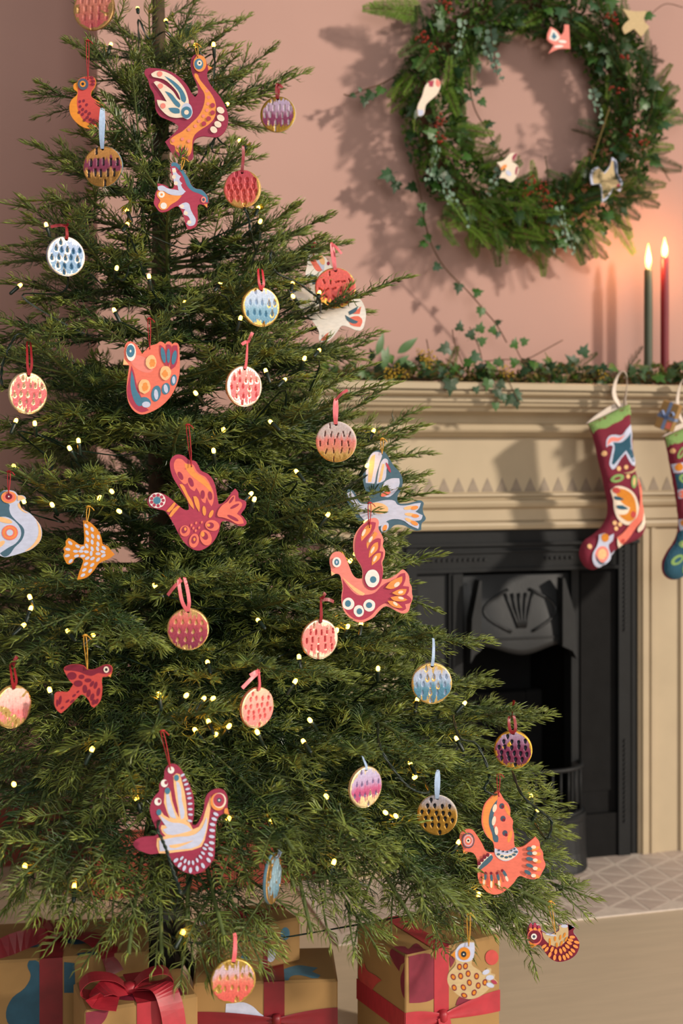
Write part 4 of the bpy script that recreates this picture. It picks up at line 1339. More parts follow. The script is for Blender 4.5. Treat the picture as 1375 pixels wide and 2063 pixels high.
bird('grey lilac dove with an orange ringed eye cut by the edge of the frame', C6,
 [(0,330),(30,300),(90,293),(150,310),(180,345),(215,345),(250,360),(262,385),(230,392),(200,410),(190,440),(230,490),(300,530),(360,590),(410,660),(425,740),(410,810),(370,860),(310,905),(230,935),(130,965),(50,980),(0,965),(-100,900),(-160,800),(-190,620),(-150,470),(-60,390)],
 'lav', [('back', [('teal', [(-5,325),(20,305),(60,300),(40,340),(60,420),(98,440),(95,480),(110,540),(170,610),(240,680),(250,730),(220,810),(150,880),(90,960),(40,975),(0,940),(90,880),(160,840),(215,760),(210,690),(150,610),(60,565),(-40,560),(-100,400)])]),
  ('breast_edge', [('peach', [(372,600),(410,660),(425,740),(410,810),(370,858),(310,903),(250,922),(340,850),(390,760),(395,680)]), ('peach', [(200,425),(230,490),(300,532),(250,520),(190,470),(180,430)])]), ('wing_strip', [('peach', ell(40, 600, 90, 26, 15))]), ('wing_tip', [('peach', ell(0, 850, 60, 25, -35))]),
  ('wing_spot', ring(102, 728, ('coral', 84, 78), ('orange', 70, 64), ('coral', 52, 50), ('lav', 34, 32))), ('beak', [('peach', [(180,348),(215,347),(248,362),(260,385),(226,390),(185,400)])]),
  ('eye', ring(93, 365, ('orange', 80, 62), ('coral', 64, 50)) + ring(93, 358, ('wine', 36, 32), ('white', 8, 8)))],
 ((93, 320), (92, 120), 'red'), rise=.2)

C8 = (0, 1250, .18909)
bird('dark red swallow with maroon patches and a cream eye on a yellow cord', C8,
 [(680,510),(720,480),(800,468),(880,480),(930,520),(980,525),(1040,505),(1110,475),(1160,475),(1190,500),(1188,560),(1175,590),(1130,600),(1090,605),(1080,640),(1085,720),(1080,800),(1060,870),(1000,930),(970,910),(950,860),(910,810),(870,790),(800,850),(740,910),(700,950),(650,990),(610,960),(580,900),(578,840),(590,770),(640,760),(720,760),(760,710),(780,680),(740,640),(705,580)],
 'red', [('back', [('wine', [(682,512),(720,482),(800,470),(880,482),(930,522),(980,527),(1040,507),(1110,477),(1160,477),(1188,502),(1186,545),(1120,570),(1050,560),(980,590),(920,580),(850,550),(760,535),(690,530)])]),
  ('patch', [('wine', ell(*a), 1) for a in ((765,590,52,42),(868,600,32,25),(938,638,38,22),(833,672,48,35),(905,730,25,45),(980,675,18,35,30),(1020,690,18,40,15),(945,775,21,42,10),(985,815,20,40,15),(1050,760,17,45,10),(1000,870,18,30,15),(1035,860,14,30,20),(790,800,25,12,-40),(830,760,20,10,-40),(770,860,30,12,-40),(720,860,26,12,-40),(640,850,16,50,10),(610,880,12,40),(665,930,22,12,-40))]),
  ('beak', [('orange', [(1150,588),(1186,566),(1180,606)])]), ('eye', ring(1133, 522, ('cream', 29, 34), ('dark', 15, 17)))],
 ((935, 518), (905, 180), 'yellow'), rise=.1)

C9 = (270, 1470, .16727)
bird('large maroon and white dove with raised wing behind a loop of wire', C9,
 [(440,415),(500,425),(560,480),(600,550),(650,640),(690,740),(715,840),(720,950),(710,1080),(695,1150),(740,1150),(800,1060),(840,950),(850,860),(880,780),(940,730),(1020,715),(1080,740),(1115,800),(1125,870),(1120,930),(1142,1018),(1090,1010),(1030,1040),(995,1100),(980,1200),(975,1320),(970,1450),(960,1550),(900,1640),(820,1710),(720,1740),(620,1720),(520,1660),(450,1570),(420,1510),(300,1490),(200,1500),(100,1470),(20,1430),(-10,1370),(50,1310),(150,1290),(250,1280),(290,1250),(260,1180),(220,1090),(190,980),(195,910),(240,810),(300,740),(305,650),(360,580),(365,500),(395,440)],
 'maroon', [('wing', [('peach', [(470,560),(510,525),(555,540),(575,620),(610,760),(630,900),(640,1030),(660,1110),(710,1200),(780,1170),(830,1080),(870,940),(920,800),(925,900),(900,1080),(880,1200),(850,1330),(810,1410),(700,1450),(550,1470),(400,1490),(300,1490),(270,1400),(275,1310),(380,1280),(340,1240),(320,1190),(330,1150),(380,1150),(320,1080),(270,1000),(270,970),(310,960),(360,1030),(430,1070),(400,1000),(360,880),(365,780),(370,720),(410,690),(440,740),(460,860),(500,980),(540,1060),(530,960),(500,820),(480,680)]),
   ('lav', [(505,620),(540,640),(575,850),(600,1060),(565,1080),(535,900)]), ('lav', [(385,780),(420,775),(450,900),(510,1070),(440,1050),(395,920)]), ('lav', [(310,1030),(350,1060),(450,1115),(560,1125),(640,1155),(695,1210),(600,1240),(400,1260),(345,1200),(400,1180),(340,1100)]), ('lav', [(300,1335),(500,1292),(720,1265),(820,1180),(870,1050),(880,1100),(830,1320),(770,1400),(500,1445),(310,1465)]), ('peach', [(420,1390),(560,1370),(720,1330),(600,1390),(440,1420)])]),
  ('wing_spot', [('blue', ell(512, 578, 30, 38)), ('blue', ell(403, 735, 32, 40)), ('blue', ell(300, 993, 30, 38)), ('white', ell(445, 485, 40, 42)), ('white', ell(365, 645, 42, 46)), ('white', ell(287, 865, 42, 46)), ('maroon', ell(385, 635, 20, 24)), ('maroon', ell(303, 858, 18, 24))]),
  ('dash', [('lav', ell(x, y, 30, 15, r_, 9), 1) for x, y, r_ in ((585,545,-30),(610,605,-25),(628,655,-20),(645,712,-15),(660,767,-10),(668,822,-8),(675,890,-5),(677,955,0),(680,1020,5),(672,1095,15))]
    + [('lav', ell(x, y, 36, 20, r_, 9), 1) for x, y, r_ in ((985,1015,30),(965,1075,25),(945,1140,15),(940,1210,10),(935,1285,10),(935,1360,15),(925,1435,25),(920,1500,35),(897,1568,50),(830,1635,62),(760,1670,85),(680,1690,95),(605,1665,110),(550,1625,125),(505,1570,140))]
    + [('lav', ell(x, y, 30, 15, r_, 9), 1) for x, y, r_ in ((870,1385,25),(850,1430,30),(830,1485,40),(800,1530,50),(760,1570,70),(710,1600,80),(660,1600,100),(615,1580,115),(575,1545,130))]),
  ('beak', [('orange', [(1092,950),(1124,942),(1140,1016),(1088,1006)])]),
  ('eye', ring(1012, 865, ('orange', 92, 106)) + ring(1030, 850, ('cream', 80, 92)) + ring(1022, 845, ('crimson', 68, 80)) + ring(1025, 845, ('slate', 28, 28), ('white', 11, 11)))],
 ((443, 478), (340, 40), 'red'), kY=1.06, rise=0.0)

C10 = (470, 460, .21818)
bird('white bird with coral and teal feathers behind the coral grooved disc', C10,
 [(690,260),(720,225),(790,235),(850,270),(880,320),(930,380),(1000,450),(1080,560),(1160,640),(1200,700),(1222,780),(1215,860),(1180,940),(1130,940),(1060,910),(1000,900),(960,950),(900,1020),(840,1050),(795,1040),(790,960),(760,900),(680,800),(600,720),(530,640),(510,560),(540,490),(600,485),(640,540),(690,580),(720,560),(690,500),(665,420),(680,340)],
 'white', [('wing', [('coral', [(700,280),(740,250),(780,330),(830,380),(780,400),(730,340)]), ('teal', [(705,420),(770,440),(765,520),(730,510)]), ('lav', [(760,260),(800,260),(840,340),(830,400),(790,340)]), ('peach', ell(815, 290, 25, 50, -20)), ('maroon', ell(875, 325, 14, 18))]),
  ('tail', [('coral', [(1060,830),(1150,810),(1190,850),(1170,910),(1080,890)]), ('teal', [(1030,800),(1100,840),(1150,860),(1130,880),(1050,850)]), ('coral', [(1100,790),(1180,720),(1165,790)]), ('teal', [(1060,770),(1150,720),(1130,770),(1070,800)]), ('coral', [(800,1038),(850,980),(880,960),(850,1030)])]), ('eye', ring(555, 560, ('teal', 32, 34), ('white', 12, 14)))],
 ((740, 250), (735, 150), 'red'), kY=.93, clear=False, hang=False)

C11 = (620, 760, .18182)
bird('teal edged dove with pale wings and an orange tail against the cream mantel', C11,
 [(720,830),(780,810),(850,830),(900,900),(950,980),(1020,1060),(1050,1150),(1030,1240),(990,1330),(1000,1390),(1080,1400),(1180,1380),(1240,1365),(1280,1390),(1270,1450),(1280,1510),(1305,1570),(1260,1620),(1255,1690),(1200,1700),(1120,1670),(1050,1640),(960,1640),(900,1690),(830,1720),(780,1760),(700,1720),(600,1640),(540,1560),(500,1480),(440,1390),(420,1300),(440,1245),(490,1250),(540,1320),(570,1370),(650,1385),(700,1360),(640,1260),(610,1140),(620,1020),(660,910)],
 'teal', [('wing', [('lav', [(690,870),(730,830),(790,830),(820,850),(800,930),(760,1060),(740,1180),(640,1170),(640,1050)]), ('lav', [(810,940),(850,900),(885,920),(870,1020),(850,1140),(760,1180),(780,1050)]), ('lav', [(850,1160),(930,1120),(1010,1120),(1015,1180),(960,1280),(880,1330),(800,1300),(820,1220)]), ('peach', [(705,880),(745,855),(730,1000),(700,1160),(665,1160),(675,1020)]), ('peach', [(825,960),(850,960),(830,1060),(800,1160),(780,1160)]), ('coral', ell(860, 1290, 60, 24, -25)), ('crimson', ell(890, 1000, 14, 60, -25))]),
  ('belly', [('lav', [(430,1290),(480,1260),(540,1350),(570,1390),(660,1400),(760,1380),(870,1360),(960,1370),(990,1410),(1080,1420),(1180,1400),(1250,1390),(1230,1450),(1190,1490),(1270,1530),(1250,1580),(1180,1590),(1230,1630),(1220,1680),(1130,1640),(1060,1590),(960,1570),(880,1590),(800,1650),(700,1640),(600,1560),(530,1460)]), ('peach', ell(780, 1450, 110, 60, 10)), ('lav', ell(850, 1660, 40, 60, 25)), ('orange', ell(850, 1670, 24, 38, 25))]),
  ('tail_spot', [('peach', ell(1120, 1445, 60, 20, -10)), ('peach', ell(1130, 1520, 60, 18, 5)), ('peach', ell(1120, 1585, 50, 18, 25)), ('orange', ell(1180, 1446, 42, 22, -12)), ('orange', ell(1188, 1536, 42, 20, 5)), ('orange', ell(1178, 1616, 44, 22, 25))])],
 ((820, 850), (820, 700), 'yellow'), kY=.95, rise=.1)

C12 = (640, 1020, .15273)
bird('coral and crimson dove with white ringed blue dots and a fan tail', C12,
 [(178,918),(170,820),(152,740),(165,660),(210,610),(280,600),(340,640),(380,710),(420,810),(460,900),(510,950),(580,955),(585,860),(560,780),(510,700),(475,620),(465,520),(480,400),(540,290),(620,210),(690,165),(760,155),(800,190),(800,300),(840,370),(865,450),(855,520),(885,590),(875,680),(850,740),(860,830),(850,930),(840,960),(910,960),(990,930),(1060,880),(1115,835),(1160,860),(1200,920),(1210,1010),(1235,1060),(1240,1150),(1250,1200),(1220,1300),(1190,1390),(1130,1415),(1050,1390),(960,1340),(890,1320),(810,1380),(740,1460),(650,1510),(580,1535),(500,1520),(420,1470),(350,1390),(315,1290),(310,1180),(325,1080),(310,980),(280,900),(230,890)],
 'pink', [('breast', [('crimson', [(320,950),(400,1060),(520,1170),(620,1170),(750,1140),(830,1060),(900,1010),(1000,980),(1090,890),(1150,880),(1155,960),(1120,1050),(1200,1060),(1200,1120),(1170,1170),(1230,1220),(1220,1270),(1150,1290),(1165,1350),(1110,1380),(1000,1330),(890,1280),(800,1330),(700,1440),(600,1495),(500,1490),(410,1430),(340,1330),(320,1200),(335,1080)]), ('peach', [(320,930),(400,1000),(520,1090),(620,1150),(600,1175),(540,1160),(440,1080)])]),
  ('breast_spot', [('white', ell(402, 1285, 78, 80, 0, 18, .03)), ('white', ell(540, 1380, 68, 78, 0, 18, .03)), ('white', ell(677, 1308, 78, 82, 0, 18, .03)), ('blue', ell(397, 1282, 38, 44)), ('blue', ell(548, 1385, 36, 40)), ('blue', ell(675, 1303, 40, 38))]),
  ('wing', [('crimson', [(490,560),(500,430),(550,310),(640,220),(720,205),(765,215),(750,290),(690,390),(640,460),(640,520),(655,580),(700,480),(790,420),(830,430),(825,520),(810,590),(860,600),(855,670),(835,720),(855,850),(840,980),(800,1060),(730,1105),(650,1080),(600,1000),(600,880),(570,770),(510,680)]),
    ('orange', [(575,460),(570,370),(620,280),(680,235),(710,245),(690,330),(630,400)]), ('orange', [(640,500),(690,420),(750,330),(790,360),(740,430),(680,490),(655,560)]), ('orange', [(670,680),(680,590),(740,490),(790,470),(790,560),(740,620)]), ('orange', [(710,780),(720,680),(780,620),(830,615),(820,680),(760,740)])] + [('cream', ell(605, 345, 18, 52, 25)), ('cream', ell(695, 435, 18, 46, 30)), ('cream', ell(720, 575, 16, 50, 28)), ('cream', ell(752, 690, 16, 44, 28)), ('white', ell(716, 950, 94, 118, 0, 18, .02)), ('blue', ell(728, 965, 42, 44))]),
  ('tail_feather', [('orange', [(890,1070),(960,990),(1110,920),(1110,980),(1060,1050),(960,1090)]), ('orange', [(975,1140),(1080,1090),(1170,1090),(1140,1160),(1040,1170)]), ('orange', [(955,1200),(1060,1180),(1180,1230),(1130,1250),(1000,1240)]), ('orange', [(915,1245),(1010,1250),(1115,1335),(1060,1340),(960,1300)]), ('cream', ell(1040, 1030, 44, 26, -40)), ('cream', ell(1090, 1130, 34, 20, -15)), ('cream', ell(1095, 1208, 38, 18, 15)), ('cream', ell(1020, 1282, 36, 18, 38))]),
  ('beak', [('peach', [(172,850),(230,890),(180,914)])]), ('eye', ring(248, 735, ('white', 58, 68), ('blue', 32, 42), ('lav', 12, 20)))],
 ((680, 275), (680, -20), 'red'), kY=1.05, rise=.1)

C13 = (900, 1550, .21091)
bird('plain coral dove with teal wing band and striped collar, low beside the grate', C13,
 [(155,805),(150,750),(122,690),(130,610),(180,575),(240,580),(290,640),(340,720),(380,790),(450,795),(440,700),(380,640),(335,540),(330,450),(360,330),(420,260),(480,205),(510,230),(545,290),(590,340),(605,400),(600,440),(630,490),(625,550),(640,620),(640,700),(650,750),(720,740),(790,690),(840,645),(880,690),(890,750),(915,790),(920,850),(940,910),(910,980),(880,1030),(830,1050),(760,1040),(690,1020),(640,1080),(580,1140),(500,1190),(420,1190),(350,1140),(300,1060),(290,960),(285,860),(250,800),(200,790)],
 'coral', [('wing', [('orange', [(478,212),(420,272),(365,342),(342,450),(347,540),(390,640),(440,690),(460,680),(410,580),(400,450),(440,340),(482,280)]), ('teal', [(480,290),(440,340),(405,430),(400,520),(430,610),(450,690),(485,695),(490,650),(460,600),(440,520),(445,430),(470,350)]), ('orange', ell(575, 390, 16, 60, -25)), ('orange', ell(600, 640, 18, 60, 15)), ('cream', ell(455, 370, 19, 40, 15)), ('cream', ell(447, 490, 18, 46, 10)), ('cream', ell(470, 585, 17, 42, -5))] + dots('slate', [(523,350),(535,470),(553,608)], 25, 28) + dots('wine', [(532,356),(542,482),(564,625)], 14, 16)),
  ('collar', [('lav', [(455,750),(500,770),(580,775),(650,740),(680,780),(640,840),(560,875),(490,850),(455,800)]), ('cream', [(460,790),(560,815),(672,775),(640,835),(560,868),(490,845)])] + dots('teal', [(490,810),(525,828),(565,838),(603,830),(638,812),(657,785)], 18, 12) + dots('slate', [(495,770),(535,780),(575,785),(612,772),(642,755)], 10)),
  ('neck_band', [('cream', [(290,925),(410,800),(430,812),(297,955)]), ('teal', [(290,978),(296,942),(420,812),(437,835),(400,890),(335,942)])] + dots('wine', [(305,893),(333,862),(357,833),(387,812)], 17, 19)),
  ('breast_mark', [('orange', ell(350, 1060, 18, 46)), ('orange', ell(424, 1080, 18, 52)), ('orange', ell(497, 1075, 18, 50)), ('teal', ell(364, 1015, 12, 36)), ('teal', ell(422, 1030, 13, 38, -5)), ('teal', ell(485, 1020, 14, 40, -10)), ('teal', ell(548, 990, 14, 46, -30)), ('cream', ell(350, 1072, 11, 30, 5)), ('cream', ell(420, 1092, 11, 34)), ('cream', ell(494, 1088, 12, 34, -5)), ('cream', ell(568, 1038, 13, 28, -20))] + dots('wine', [(365,985),(418,985),(475,985),(524,960)], 13, 15)),
  ('tail_mark', [('orange', ell(840, 750, 40, 18, -20)), ('orange', ell(855, 800, 40, 18)), ('orange', ell(858, 870, 40, 18, 10)), ('orange', ell(858, 945, 40, 18, 15)), ('orange', ell(842, 1012, 40, 18, 20))] + [('teal', ell(785, 750, 28, 17, -10)), ('teal', ell(790, 795, 30, 18, 5)), ('teal', ell(785, 848, 34, 18, 10)), ('teal', ell(785, 912, 36, 17, 20)), ('teal', ell(767, 977, 36, 18, 30))] + dots('cream', [(823,735),(833,793),(838,860),(838,938),(822,1007)], 24, 18)),
  ('beak', [('orange', [(150,762),(196,790),(156,803)])]), ('eye', ring(200, 672, ('slate', 60, 74), ('coral', 50, 62), ('lav', 42, 54), ('coral', 36, 46), ('cream', 21, 23), ('dark', 9, 10)))],
 ((490, 245), (490, 60), 'red'), kY=1.03, rise=.0)

C14 = (680, 1850, .25455)
bird('beige partridge with brown spots and an orange eye, hanging before the ribboned gift', C14,
 [(890,290),(935,245),(970,205),(1020,190),(1080,190),(1085,250),(1070,310),(1060,370),(1110,410),(1150,430),(1180,400),(1215,405),(1210,440),(1245,450),(1240,480),(1265,510),(1240,530),(1200,555),(1175,580),(1120,620),(1050,640),(980,625),(910,570),(870,510),(875,440),(930,370),(935,345),(925,315)],
 'tan', [('head', [('lav', [(930,300),(935,250),(970,207),(1020,192),(1078,192),(1083,250),(1060,330),(1000,345),(950,330)])]),
  ('spot', [(c, ell(x, y, a, b, r_, 10), 1) for c, k in (('wine', 1.0), ('ochre', .62)) for x, y, r_ in ((963,384,0),(1010,378,10),(913,464,-30),(972,457,-10),(1031,438,0),(1098,458,0),(1041,509,-10),(921,549,-20),(994,547,-30),(1111,532,5),(1164,507,10),(1078,588,25),(1000,610,-60)) for a, b in ((20 * k, 27 * k),)]),
  ('tail', [('lav', ell(1172, 425, 30, 18, -25)), ('lav', ell(1203, 468, 32, 20, -5)), ('lav', ell(1205, 528, 32, 18, 20)), ('crimson', ell(1236, 503, 26, 15, 30))]),
  ('beak', [('ochre', [(892,290),(928,256),(930,314)])]), ('eye', ring(1000, 278, ('ochre', 48, 52)) + ring(995, 282, ('dark', 22, 24), ('white', 6, 6)))],
 ((1035, 215), (1035, -20), 'yellow'), kY=1.0, Y=1.80, rise=-.45)

C15 = (1050, 1640, .23636)
bird('maroon hen with orange dabs and a cream back at the lowest branch tip', C15,
 [(80,1140),(60,1080),(48,1030),(55,960),(80,925),(95,945),(120,925),(135,950),(155,950),(170,990),(200,1010),(235,1022),(290,1005),(315,985),(315,945),(345,940),(365,950),(390,935),(405,960),(400,1010),(415,970),(440,962),(455,972),(440,1000),(470,1050),(492,1100),(480,1170),(440,1220),(380,1250),(310,1260),(250,1235),(200,1180),(160,1120),(120,1120)],
 'wine', [('back', [('tan', [(175,1005),(235,1025),(290,1010),(320,990),(322,950),(345,945),(365,955),(390,942),(398,1040),(370,1090),(310,1130),(250,1115),(190,1060)]), ('lav', ell(365, 955, 30, 14)), ('lav', ell(250, 1030, 50, 8, 10))] + [('ochre', ell(x, y, 9, 24, r_, 8), 1) for x, y, r_ in ((240,1080,0),(285,1060,0),(330,1050,10),(365,1030,20),(240,1105,10),(340,1100,20),(300,1115,0),(380,1065,30))]),
  ('dab', [('orange', ell(x, y, 13, 25, math.degrees(math.atan2(x - 300, -(y - 1040))) , 9), 1) for x, y in ((190,1125),(212,1150),(240,1195),(258,1150),(280,1220),(290,1170),(325,1225),(332,1165),(362,1220),(362,1150),(390,1205),(388,1125),(415,1185),(405,1095),(435,1160),(415,1070),(458,1125),(430,1045),(468,1090))]),
  ('head', ring(110, 1042, ('coral', 62, 72), ('wine', 56, 56)) + [('crimson', ell(75, 955, 14, 30, 10)), ('crimson', ell(112, 950, 14, 30)), ('crimson', ell(148, 965, 12, 24, -10))] + dots('orange', [(75,977),(112,974),(150,980)], 13)),
  ('beak', [('ochre', [(62,1085),(128,1112),(82,1138)])]), ('eye', ring(103, 1038, ('white', 25, 26), ('slate', 12, 13)))],
 ((285, 1010), (240, 760), 'yellow'), Y=surf_depth(1115, 1895, .98) - .11, rise=-.35, edge='lav')

# ---------------------------------------------------------------- greenery pieces (shared meshes)
GREENS = [mat('ivy_dark', '#223f18', rough=0.45, var=0.25, vscale=60), mat('ivy_mid', '#38601f', rough=0.45, var=0.25, vscale=60), mat('ivy_blue', '#2f5230', rough=0.5, var=0.2, vscale=60)]
M_fern = [mat('fern_green', '#48681c', rough=0.6, var=0.3, vscale=50, trans=.2), mat('fern_bright', '#688a1e', rough=0.6, var=0.3, vscale=50, trans=.2), mat('cypress_dark', '#2c4a1a', rough=0.6, var=0.3, vscale=50, trans=.15)]
M_euc = mat('eucalyptus', '#6d8873', rough=0.6, var=0.15, vscale=60)
M_berry = mat('red_berry', '#9c2a1a', rough=0.35, var=0.2, vscale=80)
M_vine = mat('vine_stem', '#5a4028', rough=0.8, var=0.2, vscale=80)
M_yellow = mat('yellow_floret', '#c9a52c', rough=0.7, var=0.2, vscale=80)

def ivy_mesh(m, seed):
    r = random.Random(seed)
    half = [(0, 0), (.26, -.13), (.50, .06), (.33, .26), (.42, .52), (.17, .56), (0, 1.0)]
    half = [(a * r.uniform(.9, 1.1), b * r.uniform(.95, 1.05)) for a, b in half]
    f = lambda x, y: .10 * x * x - .16 * abs(x) - .22 * (y - .3) ** 2
    mid = [(0, b, f(0, b)) for b in (half[0][1], .15, .35, .6, half[-1][1])]
    vs, fs = [], []
    for sg in (1, -1):
        n = len(vs)
        vs += mid + [(sg * a, b, f(a, b)) for a, b in half[1:-1]]
        T = [(0, 5, 1), (5, 6, 1), (6, 7, 1), (7, 2, 1), (7, 8, 2), (8, 9, 2), (9, 3, 2), (9, 4, 3)]
        for t in T:
            t = t if sg > 0 else t[::-1]
            fs.append(tuple(n + i for i in t))
    # stalk
    n = len(vs)
    vs += [(-.012, 0, 0), (.012, 0, 0), (.012, -.35, .08), (-.012, -.35, .08)]
    fs.append((n, n + 1, n + 2, n + 3))
    return mesh_of('ivy_leaf', vs, fs, [m], smooth=False)
IVY = [ivy_mesh(GREENS[i % 3], i) for i in range(6)]

def fern_mesh(m, seed, L=0.16, n=26, spread=1.0):
    r = random.Random(seed)
    vs, fs = [], []
    def blade(p, d, l, w, s):
        a = len(vs)
        q = p + d * (l * .5)
        e = p + d * l + Vector((0, 0, -.12 * l))
        vs.extend([p, q + s * w, e, q - s * w])
        fs.append((a, a + 1, a + 2, a + 3))
    for i in range(n):
        t = i / n
        p = Vector((0, L * t, -.12 * L * t * t + .03 * L * math.sin(t * 5)))
        for sg in (1, -1):
            l = L * .30 * spread * (1 - t) ** .6 * r.uniform(.8, 1.15) + .006
            d = Vector((sg * .78, .62, r.uniform(-.25, .25))).normalized()
            blade(p, d, l, .0011, Vector((-d.y, d.x, 0)))
            k = 5
            for j in range(1, k):
                pp = p + d * (l * j / k)
                for s2 in (1, -1):
                    d2 = Vector((d.x * .7 - s2 * d.y * .7, d.y * .7 + s2 * d.x * .7, r.uniform(-.2, .4))).normalized()
                    blade(pp, d2, l * .30 * (1.1 - j / k) + .0025, .0010, Vector((-d2.y, d2.x, 0)))
    a = len(vs)
    mb = MB()
    mb.v, mb.f, mb.m = [tuple(v) for v in vs], list(fs), [0] * len(fs)
    mb.tube([(0, L * t / 8, -.12 * L * (t / 8) ** 2 + .03 * L * math.sin(t / 8 * 5)) for t in range(9)], .0011, 4, 1)
    return mb.mesh('fern_spray', [m, M_vine])
FERN = [fern_mesh(M_fern[i % 3], i, 0.15, 24, (1.0, .8, 1.1)[i % 3]) for i in range(6)]

def euc_mesh(seed):
    r = random.Random(seed)
    mb = MB()
    L = .15
    for i in range(7):
        t = i / 7
        for sg in (1, -1):
            a = 0.011 * (1 - .45 * t) * r.uniform(.6, 1.1)
            c = Vector((sg * a * r.uniform(.8, 1.3), L * t + r.uniform(-.004, .01), r.uniform(-.010, .010)))
            tilt = r.uniform(-1.3, 1.3)
            n = 8
            vs = [c] + [c + Vector((a * math.cos(2 * math.pi * k / n), a * 1.1 * math.sin(2 * math.pi * k / n), a * math.cos(2 * math.pi * k / n) * tilt + .15 * a)) for k in range(n)]
            mb.add(vs, [(0, 1 + k, 1 + (k + 1) % n) for k in range(n)])
    mb.tube([(0, 0, 0), (0, L * .5, .002), (0, L, 0)], .001, 4, 1)
    return mb.mesh('eucalyptus_sprig', [M_euc, M_vine], smooth=True)
EUC = [euc_mesh(i) for i in range(2)]

def berry_mesh(seed, m=None, name='berry_cluster', n=9, rr=.0042):
    r = random.Random(seed)
    mb = MB()
    for i in range(n):
        c = Vector((r.uniform(-.02, .02), r.uniform(0, .04), r.uniform(.004, .018)))
        prof = [(0.0005, -rr), (rr * .75, -rr * .65), (rr, 0), (rr * .75, rr * .65), (.0005, rr)]
        mb.lathe(prof, 7, c)
        mb.tube([(0, 0, 0), c * .6 + Vector((0, 0, -.002)), c], .0005, 3, 1)
    return mb.mesh(name, [m or M_berry, M_vine], smooth=True)
BERRY = [berry_mesh(i) for i in range(3)]
YEL = [berry_mesh(7 + i, M_yellow, 'yellow_blossom', 14, .0032) for i in range(2)]

def place(name, me, parent, p, up, out, s, spin=0.0):
    """put a piece so that its +y runs along up and its +z faces out"""
    y = Vector(up).normalized()
    z = Vector(out)
    z = (z - y * z.dot(y))
    z = z.normalized() if z.length > 1e-4 else Vector((0, -1, 0))
    x = y.cross(z)
    M = Matrix(((x.x, y.x, z.x, 0), (x.y, y.y, z.y, 0), (x.z, y.z, z.z, 0), (0, 0, 0, 1)))
    o = bpy.data.objects.new(name, me)
    col.objects.link(o)
    o.parent = parent
    o.matrix_local = Matrix.Translation(Vector(p)) @ M @ Matrix.Rotation(spin, 4, 'Y') @ Matrix.Scale(s, 4)
    return o

# ---------------------------------------------------------------- the wreath on the wall
wu, wz = wpx(1064, 224, 0.0)
WR0 = W(wu, 0.012, wz)
wreath = tag(link('wreath', None, None, WR0, (0, 0, TH)), 'big round evergreen wreath with ivy and red berries hanging on the pink wall', 'wreath')
kpx = 3.47 / FPX                                    # metres per pixel there
RM, RT = 213 * kpx, 0.074
pts = [(RM * math.cos(2 * math.pi * k / 40), 0.012, RM * math.sin(2 * math.pi * k / 40)) for k in range(41)]
MB().tube(pts, 0.022, 8, cap=False).build('twig_ring', M_vine, wreath, smooth=True)
R_ = random.Random(5)
def ring_point(phi, rad, dep):
    return Vector((rad * math.cos(phi), -dep, rad * math.sin(phi)))
# undergrowth of moss over the ring, uncountable
mb = MB()
for k in range(8000):
    phi = R_.uniform(0, 2 * math.pi)
    th = R_.uniform(0, math.pi * 1.1) - .05
    q = R_.uniform(.75, 1.15)
    rr = RM + RT * math.cos(th) * 1.0 * q
    p = ring_point(phi, rr, RT * .85 * math.sin(th) * q)
    d = Vector((R_.uniform(-1, 1), R_.uniform(-1, .2), R_.uniform(-1, 1))).normalized()
    s = d.cross(Vector((R_.uniform(-1, 1), R_.uniform(-1, 1), R_.uniform(-1, 1)))).normalized()
    l = R_.uniform(.012, .026)
    mb.add([p, p + d * l * .5 + s * l * .25, p + d * l, p + d * l * .5 - s * l * .25], [(0, 1, 2, 3)], R_.randrange(2))
o = mb.build('moss', [M_fern[2], M_fern[0]], wreath)
o['kind'] = 'stuff'
for k in range(285):
    phi = R_.uniform(0, 2 * math.pi)
    th = R_.uniform(0, math.pi)
    rr = RM + (RT * .85) * math.cos(th)
    p = ring_point(phi, rr, RT * .75 * math.sin(th) + .004)
    outw = Vector((math.cos(phi), 0, math.sin(phi)))
    tang = Vector((-math.sin(phi), 0, math.cos(phi))) * (1 if R_.random() < .75 else -1)
    if math.sin(phi) < -.2: tang = Vector((R_.uniform(-.2, 1.0), 0, -R_.uniform(-.3, .6)))
    d = tang + outw * (math.cos(th) * .75 + R_.uniform(-.25, .25)) + Vector((0, -math.sin(th) * .35 - R_.uniform(0, .2), 0))
    low = math.sin(phi) < .3 and math.cos(phi) < .15
    me = FERN[R_.choice((1, 4, 0, 3)) if low else R_.choice((0, 2, 2, 5, 5, 3, 1))]
    place('fern_spray', me, wreath, p, d, (0, -1, 0) if R_.random() < .6 else outw + Vector((0, -.5, 0)), R_.uniform(.36, .70), R_.uniform(-1.4, 1.4))
for k in range(84):
    phi = R_.uniform(0, 2 * math.pi)
    th = R_.uniform(.1, math.pi - .1)
    rr = RM + RT * 1.05 * math.cos(th)
    p = ring_point(phi, rr, RT * 1.0 * math.sin(th) + .012)
    d = Vector((R_.uniform(-1, 1), -.25, R_.uniform(-1, .35))) + Vector((math.cos(phi), 0, math.sin(phi))) * math.cos(th) * .7
    place('ivy_leaf', IVY[R_.randrange(6)], wreath, p, d, (R_.uniform(-.4, .4), -1, R_.uniform(-.1, .5)), R_.uniform(.024, .046))
for k, (x, y) in enumerate(((880, 300), (890, 345), (905, 395), (985, 60), (930, 45), (1010, 330), (1140, 455), (1190, 180), (1125, 420), (975, 90))):
    u, z = wpx(x, y, 0.08)
    place('eucalyptus_sprig', EUC[k % 2], wreath, (u - wu, -.075, z - wz), (R_.uniform(-.7, .7), -.1, -1 if k < 12 else R_.uniform(-1, .4)), (R_.uniform(-.4, .4), -1, .2), R_.uniform(.55, .85))
